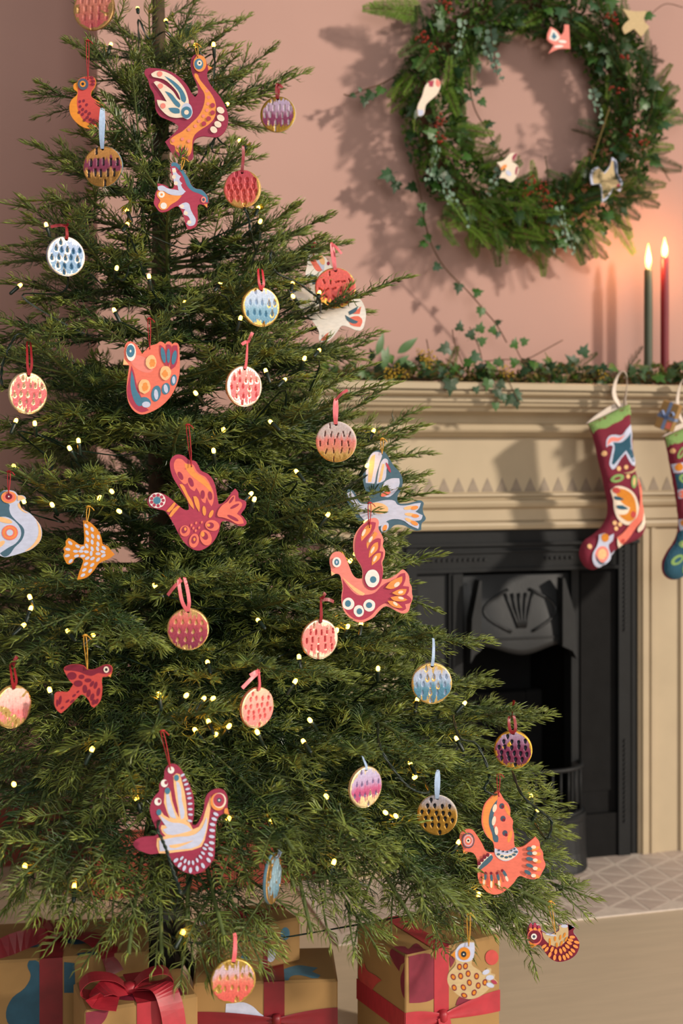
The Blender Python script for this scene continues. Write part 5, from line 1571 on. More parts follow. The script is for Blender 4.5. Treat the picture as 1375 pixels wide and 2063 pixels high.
for k, (x, y) in enumerate(((1052, 372), (1065, 385), (1078, 378), (1085, 398), (1095, 402), (1060, 398), (855, 85), (840, 78), (890, 15), (898, 28), (870, 250), (880, 258), (875, 270), (1220, 38), (1235, 30), (1255, 105), (1272, 280), (1280, 285), (862, 92), (1230, 180))):
    u, z = wpx(x, y, 0.08)
    place('berry_cluster', BERRY[k % 3], wreath, (u - wu, -.078, z - wz), (R_.uniform(-1, 1), -.2, R_.uniform(-1, 1)), (0, -1, 0), R_.uniform(.5, .8))
# trailing ivy and loose fronds
def vine(parent, origin, pxs, v, leaves, size, mname='ivy_vine', rad=.0018, seed=1):
    r = random.Random(seed)
    P = []
    for (x, y) in pxs:
        u, z = wpx(x, y, v)
        P.append(Vector((u - origin[0], -v + origin[1], z - origin[2])))
    cur = catmull(P, 8)
    MB().tube(cur, rad, 5).build(mname, M_vine, parent, smooth=True)
    for (x, y, dx, dy, s) in leaves:
        u, z = wpx(x, y, v + .006)
        place('ivy_leaf', IVY[r.randrange(6)], parent, (u - origin[0], -v - .004 + origin[1], z - origin[2]), (dx, -.15, dy), (r.uniform(-.3, .3), -1, r.uniform(0, .4)), s * size)
OG = (wu, 0.012, wz)
vine(wreath, OG, [(950, 60), (952, 100), (946, 170), (956, 220), (980, 262), (1000, 300), (1018, 330)], .03,
     [(952, 118, .8, -.3, 1), (962, 130, .3, -1, .8), (955, 185, .8, .4, .9), (968, 200, .6, -.8, .9), (978, 250, .9, .2, 1.0), (990, 285, .4, -.5, .7), (946, 60, -.2, -1, 1.7)], .030)
vine(wreath, OG, [(832, 330), (846, 390), (856, 450), (872, 500), (900, 545), (940, 585), (975, 625), (1000, 655), (1020, 690)], .03,
     [(855, 445, -.8, -.4, 1), (868, 480, -.7, .2, .9), (858, 488, -.9, -.5, .9), (875, 535, .7, -.2, .9), (880, 500, .6, .5, .5), (925, 572, -.2, -.9, 1.05), (955, 590, .8, .2, 1.0), (970, 620, -.2, -1, 1.0), (1000, 650, .5, .2, .6), (1003, 668, -.2, -.7, .7), (790, 350, -.9, -.3, 1.5), (800, 365, -.3, -1, 1.2), (838, 375, -.8, -.2, 1.2), (850, 410, .2, -1, 1.1)], .030, seed=3)
vine(wreath, OG, [(800, 150), (770, 168), (735, 180), (705, 192), (692, 190)], .03, [(770, 175, -.4, -.6, 1.1), (750, 185, -.5, -.7, 1.2), (735, 195, -.1, -1, 1.0), (715, 190, -.9, -.4, .6), (728, 182, -.6, .5, .5)], .030, 'ivy_twig', seed=4)
vine(wreath, OG, [(1060, -20), (1045, 20), (1042, 40)], .03, [(1040, 20, .2, -1, 1.8), (1005, 10, -.3, -1, 1.2), (1015, 30, .5, -1, 1.2)], .030, 'ivy_twig', seed=5)
vine(wreath, OG, [(1290, 60), (1310, 30), (1340, 8), (1375, 15)], .03, [(1300, 30, .8, 0, 1.2), (1285, 110, .5, -.5, 1.3)], .028, 'ivy_twig', .0012, 6)
for k in range(46):
    x, y = R_.uniform(875, 1075), R_.uniform(385, 478)
    u, z = wpx(x, y, 0.07)
    place('fern_spray', FERN[R_.choice((1, 4, 1, 0))], wreath, (u - wu, -.055 - R_.uniform(0, .03), z - wz), (R_.uniform(-.3, 1), -.25, -R_.uniform(.0, .8)), (R_.uniform(-.5, .5), -1, R_.uniform(0, .6)), R_.uniform(.35, .6), R_.uniform(-1, 1))
for k, (x, y, dx, dz, s) in enumerate(((848, 26, -1, .03, 1.0), (850, 14, -1, -.02, .9), (846, 34, -1, .08, .85), (1310, 210, .8, .5, .7), (1300, 240, 1, .1, .9), (1320, 250, .8, .5, .6), (1290, 300, 1, .15, .7), (1170, 460, .7, -1, .6), (1220, 430, .9, -1, .9), (1150, 460, .4, -1, .6), (1000, 450, .1, -1, .5), (960, 440, .3, -1, .5), (1070, 455, .6, -1, .5), (1230, 400, .6, -.9, .8))):
    u, z = wpx(x, y, 0.05)
    place('fern_spray', FERN[(1, 4, 1, 0, 3, 1, 1)[k % 7]], wreath, (u - wu, -.05 + .012, z - wz), (dx, -.05, dz), (0, -1, .1), s)
mb = MB()
u0, z0 = wpx(1226, 218, .09); u1, z1_ = wpx(1188, 330, .09)
mb.tube([(u0 - wu, -.08, z0 - wz), (u1 - wu, -.085, z1_ - wz)], .0022, 5)
mb.build('bare_twig', mat('pale_twig', '#6d5a2a', rough=.8), wreath)

# little wooden birds tucked into the wreath
WB = (680, 0, .50545)
def wreath_bird(label, outline, base, edge, marks=(), v=.105, inset=None):
    pxs = [(WB[0] + a * WB[2], WB[1] + b * WB[2]) for a, b in outline]
    cx = sum(p[0] for p in pxs) / len(pxs)
    cy = sum(p[1] for p in pxs) / len(pxs)
    u, z = wpx(cx, cy, v)
    root = thing('wooden_bird', label, 'ornament', W(u, v, z), TH, 'small painted birds in the wreath')
    Y = W(u, v, z).y
    ol = [tuple(p) for p in smooth_closed(to_local(outline, WB, (cx, cy), Y), 3)]
    plate('body', ol, .005, [paint(edge), paint(edge)], root)
    coats = []
    if inset:
        c0 = (sum(p[0] for p in ol) / len(ol), sum(p[1] for p in ol) / len(ol))
        coats.append((base, [(c0[0] + (p[0] - c0[0]) * inset, c0[1] + (p[1] - c0[1]) * inset) for p in ol]))
    for c, poly in marks:
        coats.append((c, [tuple(p) for p in smooth_closed(to_local(poly, WB, (cx, cy), Y), 3)]))
    if coats:
        paint_mesh('painted_pattern', coats, root, 1, .0004)
wreath_bird('small white bird with pink crest tucked in the wreath beside its berry sprigs', [(395,310),(412,325),(400,370),(380,390),(350,420),(340,460),(318,465),(315,430),(335,385),(350,340),(375,318)], 'white', 'cream', [('crimson', [(360,325),(385,318),(380,345),(365,345)]), ('pink', [(395,312),(412,325),(405,345),(392,335)]), ('lav', [(316,440),(340,440),(338,460),(319,464)])])
wreath_bird('small coral bird with a blue triangle inside the upper rim of the wreath', [(830,160),(845,110),(870,120),(890,140),(902,125),(905,95),(925,95),(930,190),(880,195),(835,218),(860,180)], 'coral', 'pink', [('white', [(838,158),(850,118),(870,128),(885,150),(868,165)]), ('blue', [(848,150),(858,130),(872,148),(860,160)]), ('white', ell(895, 165, 18, 6)), ('white', ell(880, 185, 20, 5, -10))], v=.09)
wreath_bird('bare wooden bird high on the wreath, without painted edge', [(1130,40),(1180,45),(1240,38),(1222,75),(1248,100),(1212,145),(1180,115),(1140,140),(1128,115),(1160,80)], 'tan', 'tan')
wreath_bird('wooden bird with grey painted edge low on the wreath near the candles', [(1000,690),(1030,665),(1060,690),(1085,660),(1095,625),(1115,640),(1120,690),(1142,725),(1130,760),(1100,750),(1075,790),(1050,808),(1048,760),(1040,735),(1005,740)], 'tan', 'lav', [('slate', [(1100,635),(1113,645),(1116,690),(1136,722),(1128,730),(1108,700)]), ('crimson', ell(1122, 738, 8, 8))], inset=.86)
wreath_bird('cream and lilac bird with magenta tips at the bottom of the wreath opening', [(630,650),(660,640),(690,610),(718,608),(695,645),(722,660),(715,700),(690,725),(665,712),(640,712),(652,680)], 'cream', 'cream', [('orange', ell(660, 668, 16, 8, -40)), ('maroon', [(708,610),(718,609),(700,640),(695,635)]), ('maroon', [(714,662),(722,662),(714,698),(708,690)]), ('lav', ell(680, 690, 14, 9, 40))], v=.10)

# ---------------------------------------------------------------- garland along the mantel
ZM = zb[0]
gar = tag(link('mantel_garland', None, None, W(0, 0, ZM), (0, 0, TH)), 'ivy and moss garland with yellow blossom lying along the mantel shelf', 'garland')
mb = MB()
ug0, ug1 = wpx(660, 773, .08)[0], SU - .01
cpts = [(ug0 + (ug1 - ug0) * k / 24, -.055 - .02 * math.sin(k * 1.3), .014 + .006 * math.sin(k * 2.1)) for k in range(25)]
mb.tube(catmull(cpts, 3), .008, 6)
mb.build('garland_stem', M_vine, gar, smooth=True)
mb = MB()
for k in range(2400):
    u = R_.uniform(ug0, ug1)
    lo = .035 + .014 * math.sin(u * 19) + (.012 if u > .25 else 0)
    p = Vector((u, -R_.uniform(-.02, .135), R_.uniform(.003, max(.01, lo))))
    d = Vector((R_.uniform(-1, 1), R_.uniform(-1, .3), R_.uniform(-.2, 1))).normalized()
    s = d.cross(Vector((R_.uniform(-1, 1), R_.uniform(-1, 1), R_.uniform(-1, 1)))).normalized()
    l = R_.uniform(.010, .020)
    mb.add([p, p + d * l * .5 + s * l * .22, p + d * l, p + d * l * .5 - s * l * .22], [(0, 1, 2, 3)], R_.choice((0, 0, 1, 2)))
o = mb.build('moss', [mat('dry_moss', '#6b5a2c', rough=.8, var=.3, vscale=50), M_fern[0], GREENS[0]], gar)
o['kind'] = 'stuff'
for k in range(46):
    u = R_.uniform(ug0, ug1)
    place('fern_spray', FERN[R_.randrange(6)], gar, (u, -R_.uniform(0, .12), R_.uniform(.008, .03)), (R_.uniform(-1, 1), -R_.uniform(-.2, .4), R_.uniform(.0, .45)), (0, -.6, 1), R_.uniform(.32, .6), R_.uniform(-.6, .6))
for k in range(120):
    u = R_.uniform(ug0, ug1)
    place('ivy_leaf', IVY[R_.randrange(6)], gar, (u, -R_.uniform(.02, .15), R_.uniform(.012, .058)), (R_.uniform(-1, 1), -.4, R_.uniform(-.6, .8)), (R_.uniform(-.4, .4), -1, R_.uniform(.1, .8)), R_.uniform(.022, .042))
OGG = (0, 0, ZM)
# the pieces the photograph shows one by one
for (x, y, dx, dy, s) in ((905, 700, -.8, -.2, .040), (925, 665, .1, .9, .028), (945, 680, .4, .8, .030), (950, 715, .6, -.3, .036), (965, 690, .7, .4, .028), (1000, 735, .3, .8, .026), (1035, 700, .2, 1, .03), (1050, 690, .8, .3, .026), (1080, 740, .5, .3, .024), (1160, 735, -.5, .4, .042), (1172, 715, .3, .6, .036), (1195, 745, .5, -.2, .034), (1040, 735, -.5, .5, .03), (990, 670, .3, .7, .026), (965, 668, .2, .8, .03),
                          (908, 765, -.1, -1, .044), (900, 745, -.6, -.5, .036), (985, 765, -.3, -1, .034), (958, 780, .1, -1, .020), (1000, 785, .3, -.8, .030), (1012, 795, .2, -1, .024), (1035, 790, .4, -.4, .034), (1030, 800, -.5, -.6, .030), (1038, 806, .2, -1, .026), (998, 812, 0, -1, .024), (1005, 770, .6, -.5, .026)):
    u, z = wpx(x, y, .165 if y > 755 else .10)
    v = .165 if y > 755 else .10
    place('ivy_leaf', IVY[R_.randrange(6)], gar, (u, -v, z - ZM), (dx, -.1, dy), (R_.uniform(-.3, .3), -1, .15), s)
for k, pxs in enumerate((((1005, 745), (1018, 775), (1035, 810)), ((950, 740), (930, 690), (925, 660)), ((990, 750), (980, 700), (960, 655)), ((1040, 740), (1090, 715), (1150, 682)), ((1080, 745), (1060, 710), (1048, 680)), ((700, 680), (740, 684), (772, 680)), ((880, 720), (876, 700), (872, 680)), ((990, 725), (1050, 722), (1120, 735)))):
    P = [Vector((wpx(x, y, .14)[0], -.14 if k == 0 else -.09, wpx(x, y, .14)[1] - ZM)) for x, y in pxs]
    if k == 0:
        P = [p + Vector((0, -.028, 0)) for p in P]
    MB().tube(catmull(P, 5), .0014, 5).build('twig', M_vine, gar, smooth=True)
laurel = []
def laurel_mesh(i):
    vs, fs = [], []
    n = 8
    for k in range(n + 1):
        t = k / n
        w = .17 * math.sin(math.pi * t ** .8) * (1 - .15 * t) + .002
        vs += [(-w, t, .10 * w - .2 * t * t), (0, t, -.2 * t * t), (w, t, .10 * w - .2 * t * t)]
    for k in range(n):
        a = k * 3
        fs += [(a, a + 1, a + 4, a + 3), (a + 1, a + 2, a + 5, a + 4)]
    return mesh_of('laurel_leaf', vs, fs, [GREENS[1]], smooth=True)
LAU = laurel_mesh(0)
for (x, y, dx, dy, s) in ((758, 716, .35, 1, .062), (800, 712, .8, .62, .068), (775, 735, -.1, .9, .05), (770, 745, .3, 1, .062), (740, 752, .3, -.35, .05), (815, 725, .5, -.35, .05), (765, 760, .9, -.1, .045), (790, 742, .5, .4, .055)):
    u, z = wpx(x, y, .12)
    place('laurel_leaf', LAU, gar, (u, -.12, z - ZM), (dx, -.1, dy), (.2, -1, .3), s)
for k, (x, y) in enumerate(((845, 715), (855, 735), (862, 750), (850, 728), (868, 728), (798, 752), (790, 762), (782, 765), (815, 762), (1018, 760), (870, 735), (1010, 755), (1215, 762))):
    u, z = wpx(x, y, .13)
    place('yellow_blossom', YEL[k % 2], gar, (u, -.13, z - ZM), (R_.uniform(-.3, .3), 0, 1), (0, -1, 0), R_.uniform(.45, .8))

# ---------------------------------------------------------------- candles
M_flame = mat('flame', '#ffb45a', emit='#ffae55', estr=9.0)
M_wick = mat('wick', '#1a120c', rough=.9)
def candle(label, color, x, ytop, yflame0, yflame1, rad, v):
    u, zt = wpx(x, ytop, v)
    zf0, zf1 = wpx(x, yflame1, v)[1], wpx(x, yflame0, v)[1]
    c = thing('taper_candle', label, 'candle', W(u, v, ZM), TH)
    h = zt - ZM
    MB().lathe([(rad * .98, 0), (rad, .02), (rad, h * .6), (rad * .95, h - .008), (rad * .88, h - .002), (rad * .55, h), (rad * .2, h - .001)], 20).build('wax_stem', mat('wax_' + color[1:], color, rough=.45, var=.05, vscale=20), c, smooth=True)
    MB().tube([(0, 0, h - .002), (.0005, 0, h + .006), (.001, 0, h + .010)], .0009, 6).build('wick', M_wick, c)
    z0 = zf0 - ZM
    L = zf1 - zf0
    MB().lathe([(.0008, z0), (rad * .50, z0 + L * .12), (rad * .72, z0 + L * .30), (rad * .60, z0 + L * .52), (rad * .34, z0 + L * .75), (rad * .12, z0 + L * .93), (.0002, z0 + L)], 14).build('flame', M_flame, c, smooth=True)
    d = bpy.data.lights.new('candle_light', 'POINT')
    d.energy, d.color, d.shadow_soft_size = 1.25, (1.0, .45, .17), .012
    l = bpy.data.objects.new('candle_light', d)
    col.objects.link(l)
    l.parent = c
    l.location = (0, -.012, z0 + L * .45)
    return c
candle('slim dark green taper candle with a lit flame on the mantel', '#4d5340', 1305, 541, 490, 543, .0115, .045)
candle('slim dark red taper candle with a lit flame on the mantel', '#7a1420', 1338, 517, 478, 520, .0112, .050)

# ---------------------------------------------------------------- stockings
def seg_dist(pts, poly):
    P = np.asarray(pts)[:, None, :]
    A = np.asarray(poly)
    B = np.roll(A, -1, axis=0)
    D = (B - A)[None]
    t = np.clip(((P - A[None]) * D).sum(-1) / ((D * D).sum(-1) + 1e-12), 0, 1)
    return np.linalg.norm(P - (A[None] + D * t[..., None]), axis=-1).min(axis=1)
def inside_poly(pts, poly):
    pts = np.asarray(pts)
    poly = np.asarray(poly)
    res = np.zeros(len(pts), bool)
    j = len(poly) - 1
    for i in range(len(poly)):
        c = ((poly[i, 1] > pts[:, 1]) != (poly[j, 1] > pts[:, 1])) & (pts[:, 0] < (poly[j, 0] - poly[i, 0]) * (pts[:, 1] - poly[i, 1]) / (poly[j, 1] - poly[i, 1] + 1e-12) + poly[i, 0])
        res ^= c
        j = i
    return res
def cdt(poly, step):
    poly = np.asarray(poly)
    gx = np.arange(poly[:, 0].min(), poly[:, 0].max(), step)
    gz = np.arange(poly[:, 1].min(), poly[:, 1].max(), step)
    G = np.stack(np.meshgrid(gx, gz), -1).reshape(-1, 2)
    if len(G):
        G = G[inside_poly(G, poly)]
    if len(G):
        G = G[seg_dist(G, poly) > step * .45]
    allp = np.concatenate([poly, G]) if len(G) else poly
    r = delaunay_2d_cdt([Vector(p) for p in allp], [], [list(range(len(poly)))], 1, 1e-7)
    return np.array([tuple(v) for v in r[0]]), [tuple(f) for f in r[2]]
class Puff:
    def __init__(s, outline, T, w):
        s.o, s.T, s.w = np.asarray(outline), T, w
    def h(s, pts):
        d = np.clip(seg_dist(pts, s.o) / s.w, 0, 1)
        return s.T * np.sqrt(np.clip(1 - (1 - d) ** 2, 0, 1))
    def body(s, name, m, parent, step=.006):
        v, f = cdt(s.o, step)
        h = s.h(v)
        n = len(v)
        # fabric ripples
        h = h + .0012 * np.sin(v[:, 1] * 90 + v[:, 0] * 40) * np.clip(h / s.T, 0, 1)
        V = [(p[0], -q, p[1]) for p, q in zip(v, h)] + [(p[0], q * .8, p[1]) for p, q in zip(v, h)]
        F = [t for t in f] + [tuple(n + i for i in reversed(t)) for t in f]
        return link(name, mesh_of(name, V, F, [m], smooth=True), parent)
    def decal(s, name, coats, parent, lay=1, step=.007):
        for grp in clusters(coats):
          mb = MB()
          cols, mats = [], []
          for q_, i in enumerate(grp):
            c, poly = coats[i]
            if c not in cols:
                cols.append(c); mats.append(paint_cloth(c))
            v, f = cdt(poly, step)
            h = s.h(v) + .0012 * np.sin(v[:, 1] * 90 + v[:, 0] * 40) * np.clip(s.h(v) / s.T, 0, 1) + .0006 + .0002 * (lay + q_)
            mb.add([(p[0], -q, p[1]) for p, q in zip(v, h)], f, cols.index(c))
          mb.build(name, mats, parent)
def paint_cloth(c):
    return mat('felt_' + c, PAL.get(c, c), rough=.9, var=.08, vscale=160, bump=.2, bscale=500)
PAL['green'] = '#86a861'
PAL['bluegrey'] = '#26556b'

SC = (1120, 720, .23266)
def stocking(label, outline, base, v, cuff, lining, loop, motifs, centre):
    cx, cy = centre
    u, z = wpx(cx, cy, v)
    root = thing('christmas_stocking', label, 'stocking', W(u, v, z), TH, 'stockings hanging from the mantel')
    Y = W(u, v, z).y
    loc = lambda poly: [tuple(p) for p in smooth_closed(to_local(poly, SC, (cx, cy), Y), 4, 60)]
    raw = lambda poly: to_local(poly, SC, (cx, cy), Y)
    pf = Puff(loc(outline), .017, .022)
    pf.body('sock', paint_cloth(base), root)
    pf.decal('cuff', [('green', raw(cuff))], root, 1)
    # lining seen behind the mouth
    L = raw(lining)
    n = len(L)
    vs = [(p[0], .006, p[1]) for p in L] + [(p[0], .014, p[1]) for p in L]
    link('lining', mesh_of('lining', vs, [tuple(range(n)), tuple(range(2 * n - 1, n - 1, -1))] + [(i, n + i, n + (i + 1) % n, (i + 1) % n) for i in range(n)], [mat('stocking_lining', '#e4d6c8', rough=.9)]), root)
    P = [Vector((p[0], -.003 + .008 * math.sin(k * 1.1), p[1])) for k, p in enumerate(raw(loop))]
    c = catmull(P, 6)
    link('hanging_loop', ribbon_mesh('hanging_loop', [(c, [(math.cos(1.3 * k / len(c) + .3), math.sin(1.3 * k / len(c) + .3), 0) for k in range(len(c))])], mat('cotton_tape', '#ddd0c4', rough=.85), .017, .0012), root)
    lay = 2
    for nm, coats in motifs:
        pf.decal(nm, [(q[0], raw(q[1]) if len(q) > 2 else loc(q[1])) for q in coats], root, lay)
        lay += max(len(g_) for g_ in clusters([(0, q[1]) for q in coats]))
    return root
stocking('dark red felt stocking with a blue bird patch and green cuff',
 [(250,575),(400,510),(540,445),(646,400),(652,500),(665,650),(690,850),(720,1050),(760,1250),(790,1400),(800,1480),(760,1560),(680,1600),(560,1640),(480,1700),(380,1800),(300,1835),(230,1810),(180,1740),(170,1680),(210,1590),(300,1530),(380,1460),(430,1370),(435,1270),(410,1150),(385,1030),(350,900),(320,770),(290,665)],
 'wine', .185, [(252,577),(400,511),(540,446),(643,403),(655,497),(540,545),(400,612),(293,662)], [(250,575),(330,510),(440,440),(540,388),(600,395),(646,402),(540,450),(400,512)],
 [(560,420),(520,350),(508,270),(522,180),(560,125),(605,150),(625,220),(625,300),(605,360),(590,420)],
 [('bird_patch', [('lav', [(395,780),(400,720),(430,680),(480,670),(540,675),(590,620),(640,580),(655,640),(645,720),(650,760),(660,830),(685,900),(670,940),(640,930),(580,830),(540,870),(480,960),(455,970),(430,930),(440,850),(460,770),(430,760)]), ('bluegrey', [(460,735),(540,735),(600,690),(635,645),(632,720),(640,770),(665,850),(670,900),(650,905),(585,805),(530,860),(470,930),(450,920),(465,830),(475,770)]), ('pink', [(405,770),(415,715),(450,690),(520,695),(575,665),(520,725),(450,730)])]),
  ('felt_dot', [('peach', ell(*a, 0, 10), 1) for a in ((380,832,23,24),(517,962,20,22),(585,950,20,20),(605,1030,18,20),(478,1430,20,20),(528,1442,20,20),(490,1478,19,19),(242,1628,20,22))]),
  ('leaf_patch', [('green', ell(500, 1046, 66, 34, -14)), ('wine', ell(500, 1046, 34, 12, -14)), ('green', ell(662, 1075, 28, 58, 8)), ('peach', ell(662, 1075, 10, 36, 8)), ('tan', [(560,1000),(640,985),(700,940),(705,955),(640,1002)])]),
  ('large_bird_patch', [('cream', [(440,1150),(480,1115),(560,1120),(650,1170),(700,1260),(710,1330),(680,1400),(610,1450),(560,1440),(500,1390),(470,1310),(465,1230)]), ('ochre', [(470,1135),(560,1140),(640,1190),(680,1290),(670,1380),(620,1420),(560,1400),(510,1360),(590,1350),(620,1300),(560,1270),(500,1200)]), ('red', ell(490, 1150, 36, 26, 15)), ('red', ell(650, 1360, 26, 30)), ('bluegrey', [(470,1200),(520,1205),(565,1230),(510,1235),(475,1225)]), ('bluegrey', [(490,1280),(550,1280),(605,1312),(540,1315),(495,1300)]),
    ('coral', [(715,1030),(740,1110),(755,1210),(765,1330),(740,1400),(680,1470),(610,1560),(560,1610),(510,1640),(500,1600),(490,1555),(560,1510),(640,1420),(690,1370),(715,1270)]), ('cream', [(762,1340),(770,1420),(740,1490),(700,1515),(690,1490),(730,1430)]), ('cream', [(495,1560),(520,1600),(560,1620),(525,1650),(500,1620)]), ('red', ell(550, 1585, 16, 18))]),
  ('small_bird_patch', [('lav', [(330,1530),(380,1515),(410,1545),(460,1520),(450,1580),(415,1620),(440,1700),(480,1665),(450,1740),(380,1800),(320,1810),(270,1770),(262,1690),(300,1630),(320,1580)]), ('pink', ell(350, 1700, 66, 74, 25)), ('bluegrey', [(285,1690),(300,1750),(350,1785),(410,1770),(340,1765),(300,1720)]), ('peach', ell(350, 1695, 40, 46, 25)), ('ochre', ell(380, 1555, 34, 36))])],
 (1231, 983))
stocking('blue and dark red striped felt stocking with a small gift poking out',
 [(905,690),(1000,650),(1100,610),(1210,560),(1230,640),(1270,800),(1330,1100),(1380,1400),(1390,1560),(1300,1700),(1150,1830),(1050,1915),(960,1915),(900,1870),(885,1780),(930,1680),(1000,1590),(1040,1480),(1030,1300),(990,1080),(960,930),(930,780)],
 'wine', .185, [(908,692),(1000,652),(1100,612),(1207,564),(1224,655),(1120,705),(1020,745),(932,778)], [(905,690),(1000,610),(1100,560),(1200,545),(1210,562),(1100,612),(1000,652)],
 [(1090,560),(1055,480),(1045,360),(1055,250),(1085,190),(1130,230),(1140,330),(1125,440),(1110,560)],
 [('band', [('lav', [(962,925),(1100,900),(1255,850),(1265,940),(1110,985),(985,1000)]), ('bluegrey', [(990,1010),(1110,990),(1275,945),(1300,1085),(1150,1120),(1015,1140)]), ('lav', [(1016,1145),(1150,1122),(1305,1090),(1318,1170),(1160,1205),(1030,1222)]), ('lav', [(1042,1400),(1190,1385),(1360,1370),(1368,1450),(1200,1470),(1045,1495)])]),
  ('square_patch', [('ochre', ell(1022, 950, 36, 34)), ('orange', ell(1130, 935, 30, 30)), ('coral', ell(1062, 1180, 38, 36)), ('coral', ell(1160, 1165, 34, 30)), ('ochre', ell(1085, 1428, 36, 34))]),
  ('leaf_patch', [('green', ell(1040, 825, 26, 60, 35)), ('wine', ell(1040, 825, 10, 36, 35)), ('green', ell(1080, 1050, 60, 42, 15)), ('bluegrey', ell(1080, 1050, 34, 22, 15))]),
  ('foot', [('bluegrey', [(1044,1500),(1200,1475),(1370,1455),(1385,1560),(1296,1695),(1148,1824),(1050,1908),(962,1908),(904,1866),(890,1782),(934,1684),(1004,1592)]), ('green', ell(1075, 1610, 56, 34, -5)), ('tan', ell(1080, 1610, 34, 18, -5)), ('green', ell(1000, 1745, 68, 36, -28)), ('bluegrey', ell(1005, 1745, 40, 16, -28)), ('green', ell(1080, 1810, 30, 56, 20))]),
  ('felt_dot', [('peach', ell(963, 810, 20, 22), 1), ('peach', ell(1100, 860, 20, 22), 1)])],
 (1385, 1005))

# ---------------------------------------------------------------- gifts
M_kraft = mat('kraft_paper', '#a4804f', rough=.62, var=.07, vscale=14, bump=.12, bscale=26, spec=.35)
M_ribd = mat('deep_red_satin', '#7d1420', rough=.48, var=.12, vscale=40, stretch=(1, 6, 1), spec=.6)
M_ribr = mat('bright_red_satin', '#b02a38', rough=.48, var=.12, vscale=40, stretch=(1, 6, 1), spec=.6)
M_ribb = mat('blue_satin', '#7f93bd', rough=.4, var=.12, vscale=40)
def gift_paint(c):
    return mat('print_' + c, PAL.get(c, c), rough=.6, var=.12, vscale=60)

